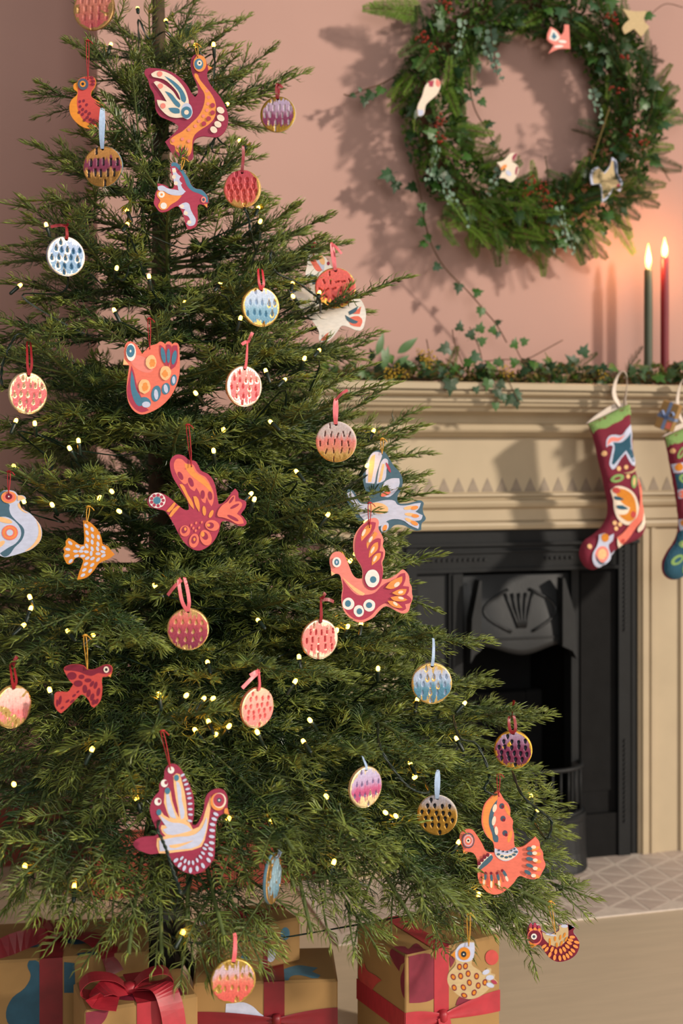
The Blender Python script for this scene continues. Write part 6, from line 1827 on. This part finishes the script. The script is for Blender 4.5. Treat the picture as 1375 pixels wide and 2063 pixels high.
class Gift:
    def __init__(s, label, corner, rot, w, d, h, z0=0.0, name='wrapped_gift', group='kraft paper gifts under the tree'):
        """corner: x, y of the front left bottom corner"""
        s.w, s.d, s.h = w, d, h
        c, q = math.cos(rot), math.sin(rot)
        cx = corner[0] + c * w / 2 - q * d / 2
        cy = corner[1] + q * w / 2 + c * d / 2
        s.root = thing(name, label, 'gift', (cx, cy, z0), rot, group)
        s.M = s.root.matrix_basis.copy()
        s.Mi = s.M.inverted()
        MB().box(-w / 2, w / 2, -d / 2, d / 2, 0, h, bev=.004).build('box', M_kraft, s.root)
        s.faces = dict(front=(Vector((0, -d / 2, h / 2)), Vector((0, -1, 0))), left=(Vector((-w / 2, 0, h / 2)), Vector((-1, 0, 0))), right=(Vector((w / 2, 0, h / 2)), Vector((1, 0, 0))), top=(Vector((0, 0, h)), Vector((0, 0, 1))))
        s.n = 0
    def fold(s):
        # folded paper flap at the end of the parcel
        w, d, h = s.w, s.d, s.h
        mb = MB()
        mb.add([(w / 2 + .0004, -d / 2 + .004, h - .004), (w / 2 + .0004, d / 2 - .004, h - .004), (w / 2 + .0012, 0, h * .42), (w / 2, -d / 2 + .004, h - .004), (w / 2, d / 2 - .004, h - .004), (w / 2, 0, h * .42)], [(0, 2, 1), (0, 3, 5, 2), (1, 2, 5, 4), (0, 1, 4, 3)])
        mb.build('paper_flap', M_kraft, s.root)
    def hit(s, face, x, y):
        o = s.Mi @ Vector((0, 0, CAMH))
        t = s.Mi @ px(x, y, 1.0)
        dr = t - o
        p, n = s.faces[face]
        return o + dr * ((p - o).dot(n) / dr.dot(n))
    def print(s, face, color, poly, name='painted_motif', smooth=True):
        p, n = s.faces[face]
        pts = smooth_closed(poly, 3) if smooth else poly
        s.n += 1
        L = []
        e = .002
        for q in pts:
            v = s.hit(face, q[0], q[1])
            v.x = min(max(v.x, -s.w / 2 + e), s.w / 2 - e) if n.x == 0 else v.x
            v.y = min(max(v.y, -s.d / 2 + e), s.d / 2 - e) if n.y == 0 else v.y
            v.z = min(max(v.z, e), s.h - e) if n.z == 0 else v.z
            L.append(v + n * (.0003 + .00012 * s.n))
        nn = len(L)
        nor = Vector((0, 0, 0))
        for i in range(nn):
            nor += L[i].cross(L[(i + 1) % nn])
        if nor.dot(n) < 0:
            L = L[::-1]
        link(name, mesh_of(name, L, [tuple(range(nn))], [gift_paint(color)]), s.root)
    def band(s, axis, at, width, m, name='ribbon_band', t=.0012):
        w, d, h = s.w / 2, s.d / 2, s.h
        a, b = at - width / 2, at + width / 2
        mb = MB()
        if axis == 'y':      # runs front to back over the top at x = at
            mb.box(a, b, -d - t, -d, 0.002, h + t); mb.box(a, b, d, d + t, 0.002, h + t); mb.box(a, b, -d - t, d + t, h, h + t)
        elif axis == 'x':    # left to right over the top at y = at
            mb.box(-w - t, -w, a, b, 0.002, h + t); mb.box(w, w + t, a, b, 0.002, h + t); mb.box(-w - t, w + t, a, b, h, h + t)
        else:                # round the sides at height at
            mb.box(-w - t, w + t, -d - t, -d, a, b); mb.box(-w - t, w + t, d, d + t, a, b); mb.box(-w - t, -w, -d, d, a, b); mb.box(w, w + t, -d, d, a, b)
        return mb.build(name, m, s.root)
    def bow(s, p, size, width, m, loops, tails, face=(0, 0, 1)):
        p = Vector(p)
        paths = []
        for (dx, dy, dz, fat) in loops:
            d = Vector((dx, dy, dz)) * size
            up = Vector((0, 0, 1)) * size * fat
            sd = Vector((0, 0, 1)).cross(d).normalized()
            pts = [p, p + d * .35 + up * .75, p + d * .85 + up * .9, p + d * 1.08 + up * .35, p + d * .9 - up * .05, p + d * .45 + up * .02, p + Vector((0, 0, .002))]
            c = catmull(pts, 6)
            n = len(c)
            wf = [.35 + .65 * math.sin(math.pi * k / (n - 1)) ** .6 for k in range(n)]
            paths.append((c, tuple(sd), wf))
        ob = link('bow_loop', ribbon_mesh('bow_loop', paths[:1], m, width, .0008), s.root)
        for q in paths[1:]:
            link('bow_loop', ribbon_mesh('bow_loop', [q], m, width, .0008), s.root)
        for pts, sd in tails:
            c = catmull([p] + [Vector(a) for a in pts], 6)
            n = len(c)
            wf = [min(1, .4 + 2.5 * k / n) for k in range(n)]
            link('ribbon_tail', ribbon_mesh('ribbon_tail', [(c, sd, wf)], m, width, .0008), s.root)
        k = width * .42
        mb = MB()
        mb.lathe([(k * .5, -k * .2), (k * .80, k * .1), (k * .72, k * .35), (k * .62, k * .6), (k * .25, k * .68)], 12, p)
        mb.v = [(a + k * .10 * math.sin(i * 2.3), b_ * 1.0 + k * .08 * math.cos(i * 1.7), c_) for i, (a, b_, c_) in enumerate(mb.v)]
        mb.build('knot', m, s.root, smooth=True)

# gift with maroon bird, pale beyond: the one before the fireplace
fc = px(816, 1926, 2.185)
g5 = Gift('kraft gift with crossed red satin ribbons, standing alone before the hearth', (fc.x, fc.y), math.radians(29), .196, .165, .24)
zB = .125
xB = -g5.w / 2 + .37 * g5.w
g5.band('y', xB, .030, M_ribr)
wd = .034
b = MB(); b.box(-g5.w / 2 - .0012, -g5.w / 2, -g5.d / 2, g5.d / 2, zB - .018, zB + .018); b.build('ribbon_band', M_ribr, g5.root)
# gathered band on the lit face, pinched at the knot
def pinched(g, x0, x1, xk, z, wide, m):
    for a, c in ((x0, xk), (x1, xk)):
        n = 12
        vs, fs = [], []
        for k in range(n + 1):
            t = k / n
            x = a + (c - a) * t
            hw = wide * (1 - .78 * t ** 1.8) / 2
            y = -g.d / 2 - .0012 - .006 * t ** 2
            for j in range(5):
                q = j / 4
                vs.append((x, y - .0022 * math.sin(q * math.pi * 3) * t, z + hw * (2 * q - 1)))
        for k in range(n):
            for j in range(4):
                i = k * 5 + j
                fs.append((i, i + 5, i + 6, i + 1) if a > c else (i, i + 1, i + 6, i + 5))
        link('ribbon_band', mesh_of('ribbon_band', vs, fs, [m], smooth=True), g.root)
    mb = MB()
    mb.lathe([(.004, -.010), (.008, -.006), (.0085, .004), (.006, .010)], 12, (xk, -g.d / 2 - .006, z))
    mb.build('knot', m, g.root, smooth=True)
pinched(g5, -g5.w / 2, g5.w / 2, xB, zB, .038, M_ribr)
link('ribbon_tail', ribbon_mesh('ribbon_tail', [(catmull([(xB, -g5.d / 2 - .008, zB), (xB + .004, -g5.d / 2 - .010, zB - .04), (xB - .004, -g5.d / 2 - .006, zB - .10)], 6), (1, 0, 0))], M_ribr, .024, .0008), g5.root)
L = lambda crop, poly: [(crop[0] + a * crop[2], crop[1] + b_ * crop[2]) for a, b_ in poly]
CG = (680, 1850, .25455)
g5.print('left', 'wine', L(CG, [(560, 300), (480, 235), (430, 235), (412, 290), (440, 350), (488, 420), (500, 370), (530, 350), (520, 400), (500, 460), (500, 540), (520, 620), (560, 665)]))
g5.print('front', 'wine', L(CG, [(560, 300), (620, 285), (720, 280), (750, 300), (770, 620), (700, 660), (565, 670)]))
g5.print('top', 'wine', L(CG, [(440, 228), (530, 225), (560, 245), (620, 200), (680, 245), (730, 268), (640, 280), (560, 292)]))
g5.print('top', 'wine', L(CG, [(820, 190), (860, 180), (950, 230), (930, 262), (880, 250)]))
g5.print('front', 'wine', L(CG, [(890, 270), (945, 235), (925, 330), (890, 390)]))
g5.print('front', 'wine', L(CG, [(960, 620), (1140, 600), (1165, 640), (930, 690)]))
g5.print('left', 'red', L(CG, [(180, 370), (215, 355), (235, 410), (300, 450), (350, 490), (310, 520), (275, 570), (180, 500)]))
g5.print('top', 'red', L(CG, ell(425, 158, 55, 18)))
g5.print('front', 'red', L(CG, ell(1215, 308, 52, 60)))
g5.print('front', 'wine', L(CG, [(640, 830), (690, 815), (720, 860), (650, 900)]))

# two stacked gifts in the middle
fl4 = px(388, 1979, 2.24)
g4 = Gift('wide kraft gift with deep red ribbon and a blue bird shape, under the small gift', (fl4.x, fl4.y), math.radians(4), .252, .150, .17)
x4 = g4.hit('front', 552, 1990).x
g4.band('y', x4, .036, M_ribd)
pinched(g4, -g4.w / 2, g4.w / 2, x4 + .004, .105, .034, M_ribd)
g4.print('top', 'blue', [(560, 1958), (598, 1945), (625, 1948), (640, 1950), (628, 1958), (645, 1965), (640, 1971), (605, 1965), (585, 1968), (580, 1978), (565, 1972)])
g4.print('front', 'lav', [(455, 2022), (490, 2019), (510, 2028), (522, 2040), (534, 2050), (530, 2062), (452, 2062)])
g4.print('front', 'lav', [(583, 2050), (600, 2050), (604, 2064), (580, 2066)])
g4.fold()
fr3 = px(452, 1984, 2.262)
g3 = Gift('small kraft gift with narrow ribbon bow stacked on the wide gift', (fr3.x, fr3.y), math.radians(30), .150, .105, .080, .1702)
x3 = g3.hit('front', 534, 1900).x
g3.band('y', x3, .009, M_ribd)
y3 = g3.hit('left', 396, 1900).y
g3.band('x', min(max(y3, -.045), .045) * 0 + .012, .009, M_ribd)
g3.bow((x3 - .018, -.006, g3.h + .002), .030, .011, M_ribd, [(.9, -.3, 0, .35), (-.55, .5, 0, .35)], [(((x3 - .04), .015, g3.h + .022), (0, 0, 1))] and [([(x3 - .035, .012, g3.h + .012), (x3 - .05, .02, g3.h + .026)], (0, 1, 1)), ([(x3 + .004, -.012, g3.h + .008), (x3 + .012, -.035, g3.h + .004)], (1, 0, 0))])
g3.print('front', 'blue', ell(574, 1881, 9, 13, 5))
g3.print('front', 'lav', ell(545, 1922, 10, 16, 5))
g3.print('left', 'lav', ell(408, 1858, 8, 6))
g3.print('front', 'blue', ell(491, 1932, 7, 9))

# the two gifts on the left
fr2 = px(170, 2038, 2.062)
g2 = Gift('kraft gift tied with a bright red satin bow, at the lower edge of the frame', (fr2.x, fr2.y), math.radians(20), .185, .120, .20)
x2 = g2.hit('front', 300, 2040).x
g2.band('y', x2, .040, M_ribr)
g2.print('top', 'wine', [(210, 2003), (255, 1990), (330, 1985), (372, 1990), (376, 2003), (330, 2010), (280, 2016), (240, 2014)])
g2.print('front', 'wine', [(172, 2036), (200, 2030), (221, 2026), (214, 2050), (200, 2066), (172, 2075)])
g2.bow((x2 - .022, -.012, g2.h + .004), .075, .042, M_ribr, [(-1.0, .1, 0, .40), (.85, -.05, .05, .35)],
       [([(x2 + .02, -.05, g2.h + .018), (x2 + .035, -.068, g2.h - .01), (x2 + .045, -.072, g2.h - .08), (x2 + .060, -.075, g2.h - .12)], (1, .3, 0)),
        ([(x2 - .06, -.03, g2.h + .02), (x2 - .085, -.045, g2.h + .010), (x2 - .05, -.058, g2.h + .004)], (.3, 1, .2))])
fr1 = px(-30, 1942, 2.262)
g1 = Gift('big kraft gift with deep red bow and blue shapes in the tree shade', (fr1.x - .06, fr1.y - .012), math.radians(9), .345, .185, .20)
x1 = g1.hit('front', 103, 1980).x
g1.band('y', x1, .040, M_ribd)
g1.print('front', 'bluegrey', [(60, 1932), (78, 1938), (79, 2066), (20, 2066), (12, 2040), (25, 2010), (50, 1990), (62, 1965), (55, 1945)])
g1.print('front', 'bluegrey', [(129, 1938), (150, 1940), (152, 2000), (129, 2000)])
g1.print('top', 'bluegrey', [(130, 1892), (170, 1882), (205, 1886), (215, 1895), (180, 1900), (135, 1900)])
g1.print('top', 'bluegrey', [(155, 1922), (185, 1918), (200, 1921), (190, 1930), (160, 1930)])
g1.print('top', 'bluegrey', [(15, 1905), (75, 1890), (80, 1908), (30, 1910)])
g1.print('top', 'lav', ell(222, 1911, 15, 5))
g1.bow((x1, 0, g1.h + .003), .060, .040, M_ribd, [(-.8, .1, 0, .55), (.75, .2, 0, .55)], [([(x1 - .06, -.05, g1.h + .014), (x1 - .12, -.09, g1.h + .002)], (.5, .5, .3)), ([(x1 + .06, -.04, g1.h + .016), (x1 + .10, -.088, g1.h + .004), (x1 + .115, -.100, g1.h - .03)], (.8, .5, 0))])

# small gift in the second stocking
u, z = wpx(1342, 838, .20)
sg = thing('small_gift', 'tiny kraft box with a blue ribbon poking out of the striped stocking', 'gift', W(u, .185, z - .034), TH)
sg.rotation_euler = (0, .35, TH - .75)
MB().box(-.022, .022, -.018, .018, 0, .072, bev=.002).build('box', M_kraft, sg)
MB().box(-.0228, .0228, -.0188, .0188, .028, .036).build('ribbon_band', M_ribb, sg)
MB().box(-.004, .004, -.0188, .0188, -.0005, .0725).build('ribbon_band', M_ribb, sg)
link('bow_loop', ribbon_mesh('bow_loop', [(catmull([(0, -.019, .032), (.010, -.028, .050), (.018, -.024, .042), (0, -.020, .031), (-.012, -.028, .046), (-.016, -.024, .036), (0, -.019, .030)], 5), (.2, 1, .2))], M_ribb, .010), sg)
mb = MB(); mb.add([(.006, -.0184, .006), (.019, -.0184, .006), (.019, -.0184, .024), (.006, -.0184, .022)], [(0, 1, 2, 3)]); mb.build('painted_motif', gift_paint('coral'), sg)

# ---------------------------------------------------------------- grow the tree round the ornaments
for wp, rise in ORN:
    d = Vector((wp.x - TX, wp.y - TY, 0))
    dist = d.length
    d = d / max(dist, 1e-6)
    T = Vector(wp) + d * 0.008 + Vector((0, 0, .004))
    if rise is None:
        rise = 0.45 if T.z > 1.7 else (0.28 if T.z > 1.2 else (0.12 if T.z > .8 else -0.1))
    best = None
    for roll in (0, .4, -.4, .8, -.8, 1.3, -1.3, 2.2, 3.1):
        for rr in (rise, rise - .2, rise + .25, rise - .5):
            A = attach(T, rr)
            ln = (T - A).length
            for v in (pick(ln, T.z < 1.0), pick(ln, T.z > 1.0), min(THIN, key=lambda q: abs(math.log(ln / q['L']))), min(THIN, key=lambda q: abs(math.log(ln / q['L'])) + .1 * (q['sag'] > 0))):
                if ln / v['L'] > 1.45:
                    continue
                M, _ = branch_matrix(A, T, roll, v['L'])
                cnt = covers(M, v['samp'], count=True, tol=.022) + abs(rr - rise) * 4 + abs(roll) + (14 if (wp.z < .45 and v not in THIN) else 0)
                if best is None or cnt < best[0]:
                    best = (cnt, A, roll, v)
    add_branch(best[1], T, T.z < 1.0, best[2], False, 0, best[3])
# branches that do cross ornaments in the photograph
tip_branch(764, 578, surf_depth(675, 580, 1.03) - .06, .10, .1, droop=False, check=False)
tip_branch(812, 985, surf_depth(780, 990, .95) - .085, .05, .2, droop=False, check=False)
fill_tree()

# ---------------------------------------------------------------- fairy lights
BULBS = [(277,17),(334,42),(223,90),(394,92),(430,90),(457,210),(483,284),(520,419),(524,446),(255,423),(256,452),(93,453),(300,557),(235,540),(40,575),(372,610),(230,625),(443,572),(589,571),(590,597),(643,590),(484,641),(394,792),(535,747),(573,765),(613,722),(642,706),(430,908),(450,866),(597,950),(545,850),(752,868),(739,938),(140,903),(158,888),(70,853),(32,848),(225,990),(240,1030),(28,940),(200,1003),(48,1010),(105,1017),(505,995),(512,1006),(737,1052),(660,1037),(705,1130),(715,1116),(60,1203),(62,1226),(47,1260),(137,1272),(187,1280),(312,1180),(520,1250),(678,1270),(700,1262),(727,1257),(594,1373),(375,1401),(410,1408),(429,1407),(420,1454),(393,1471),(434,1480),(461,1463),(518,1475),(611,1494),(624,1451),(602,1324),(418,1335),(185,1510),(275,1608),(28,1580),(50,1745),(150,1786),(547,1653),(672,1737),(657,1605),(776,1637),(797,1644),(826,1538),(835,1566),(1069,1604),(1083,1631),(964,1803),(923,1697),(935,1417),(919,1488),(761,1347),(840,1410),(368,1880),(460,1650),(100,1390),(320,1400)]
M_bulb = mat('warm_led', '#ffcf7a', emit='#ffa428', estr=38.0)
M_sock = mat('dark_green_plastic', '#10231a', rough=.4, var=.1)
lights = thing('fairy_lights', 'string of warm white fairy lights on dark green wire wound through the tree', 'lights', (TX, TY, 0))
bulb_me = MB().lathe([(.0006, -.0046), (.0022, -.0040), (.0031, -.0022), (.0031, .0018), (.0023, .0038), (.0008, .0046)], 10).mesh('bulb', [M_bulb], smooth=True)
sock_me = MB().lathe([(.0016, -.024), (.0030, -.022), (.0034, -.008), (.0036, -.0035), (.002, -.003)], 8).mesh('bulb_socket', [M_sock], smooth=True)
off = Vector((TX, TY, 0))
BP = []
for i, (x, y) in enumerate(BULBS):
    Y = surf_depth(x, y, 1.0) - .012
    BP.append((x, y, px(x, y, Y)))
for i, (x, y, p) in enumerate(BP):
    o = link('bulb', bulb_me, lights, p - off)
    o.rotation_euler = (random.uniform(-.9, .9), random.uniform(-.9, .9), 0)
    link('bulb_socket', sock_me, o)
order = []
band_h = 150
for b_ in range(0, 15):
    row = [q for q in BP if b_ * band_h <= q[1] < (b_ + 1) * band_h]
    row.sort(key=lambda q: q[0] if b_ % 2 == 0 else -q[0])
    order += row
path = []
for i in range(len(order) - 1):
    a, c = order[i][2], order[i + 1][2]
    path.append(a + Vector((0, .012, -.016)))
    d = (c - a).length
    for t in ((.35, .65) if d > .06 else (.5,)):
        m = a.lerp(c, t)
        inw = Vector((TX - m.x, TY - m.y, 0))
        path.append(m + inw * .20 + Vector((random.uniform(-.012, .012), random.uniform(-.02, .02), -.03 - d * .10)))
path.append(order[-1][2] + Vector((0, .012, -.016)))
path = [p - off for p in path]
mb = MB()
cur = catmull(path, 5)
for ph in (0, math.pi):
    mb.tube([p + Vector((.0011 * math.cos(k * 1.1 + ph), .0011 * math.sin(k * 1.1 + ph), 0)) for k, p in enumerate(cur)], .0011, 4)
mb.build('wire', M_sock, lights)
# the loops of wire the photograph shows in front of the greenery
for pts in (((318, 1662), (326, 1690), (336, 1715), (345, 1745), (356, 1775), (368, 1800)), ((546, 505), (546, 530), (560, 552), (600, 570), (630, 592), (643, 604)), ((925, 1486), (960, 1500), (985, 1560), (975, 1590), (1000, 1600)), ((1050, 1600), (1085, 1632), (1110, 1655), (1100, 1690)), ((492, 418), (500, 440), (505, 470)), ((8, 780), (4, 740), (18, 700), (40, 672)), ((765, 1505), (800, 1560), (830, 1590), (862, 1596))):
    n = len(pts)
    P = [px(x, y, min(surf_depth(x, y, 1.12), TY - .12) - (.03 if pts[0][1] == 1662 else 0)) - off for x, y in pts]
    P = [P[0] + Vector((0, .12, .01))] + P + [P[-1] + Vector((0, .12, -.01))]
    c = catmull(P, 8)
    mb = MB()
    for ph in (0, math.pi):
        mb.tube([p + Vector((.0013 * math.cos(k * .9 + ph), .0013 * math.sin(k * .9 + ph), 0)) for k, p in enumerate(c)], .0014, 5)
    mb.build('wire', M_sock, lights, smooth=True)
print('branches', len(BRANCHES))
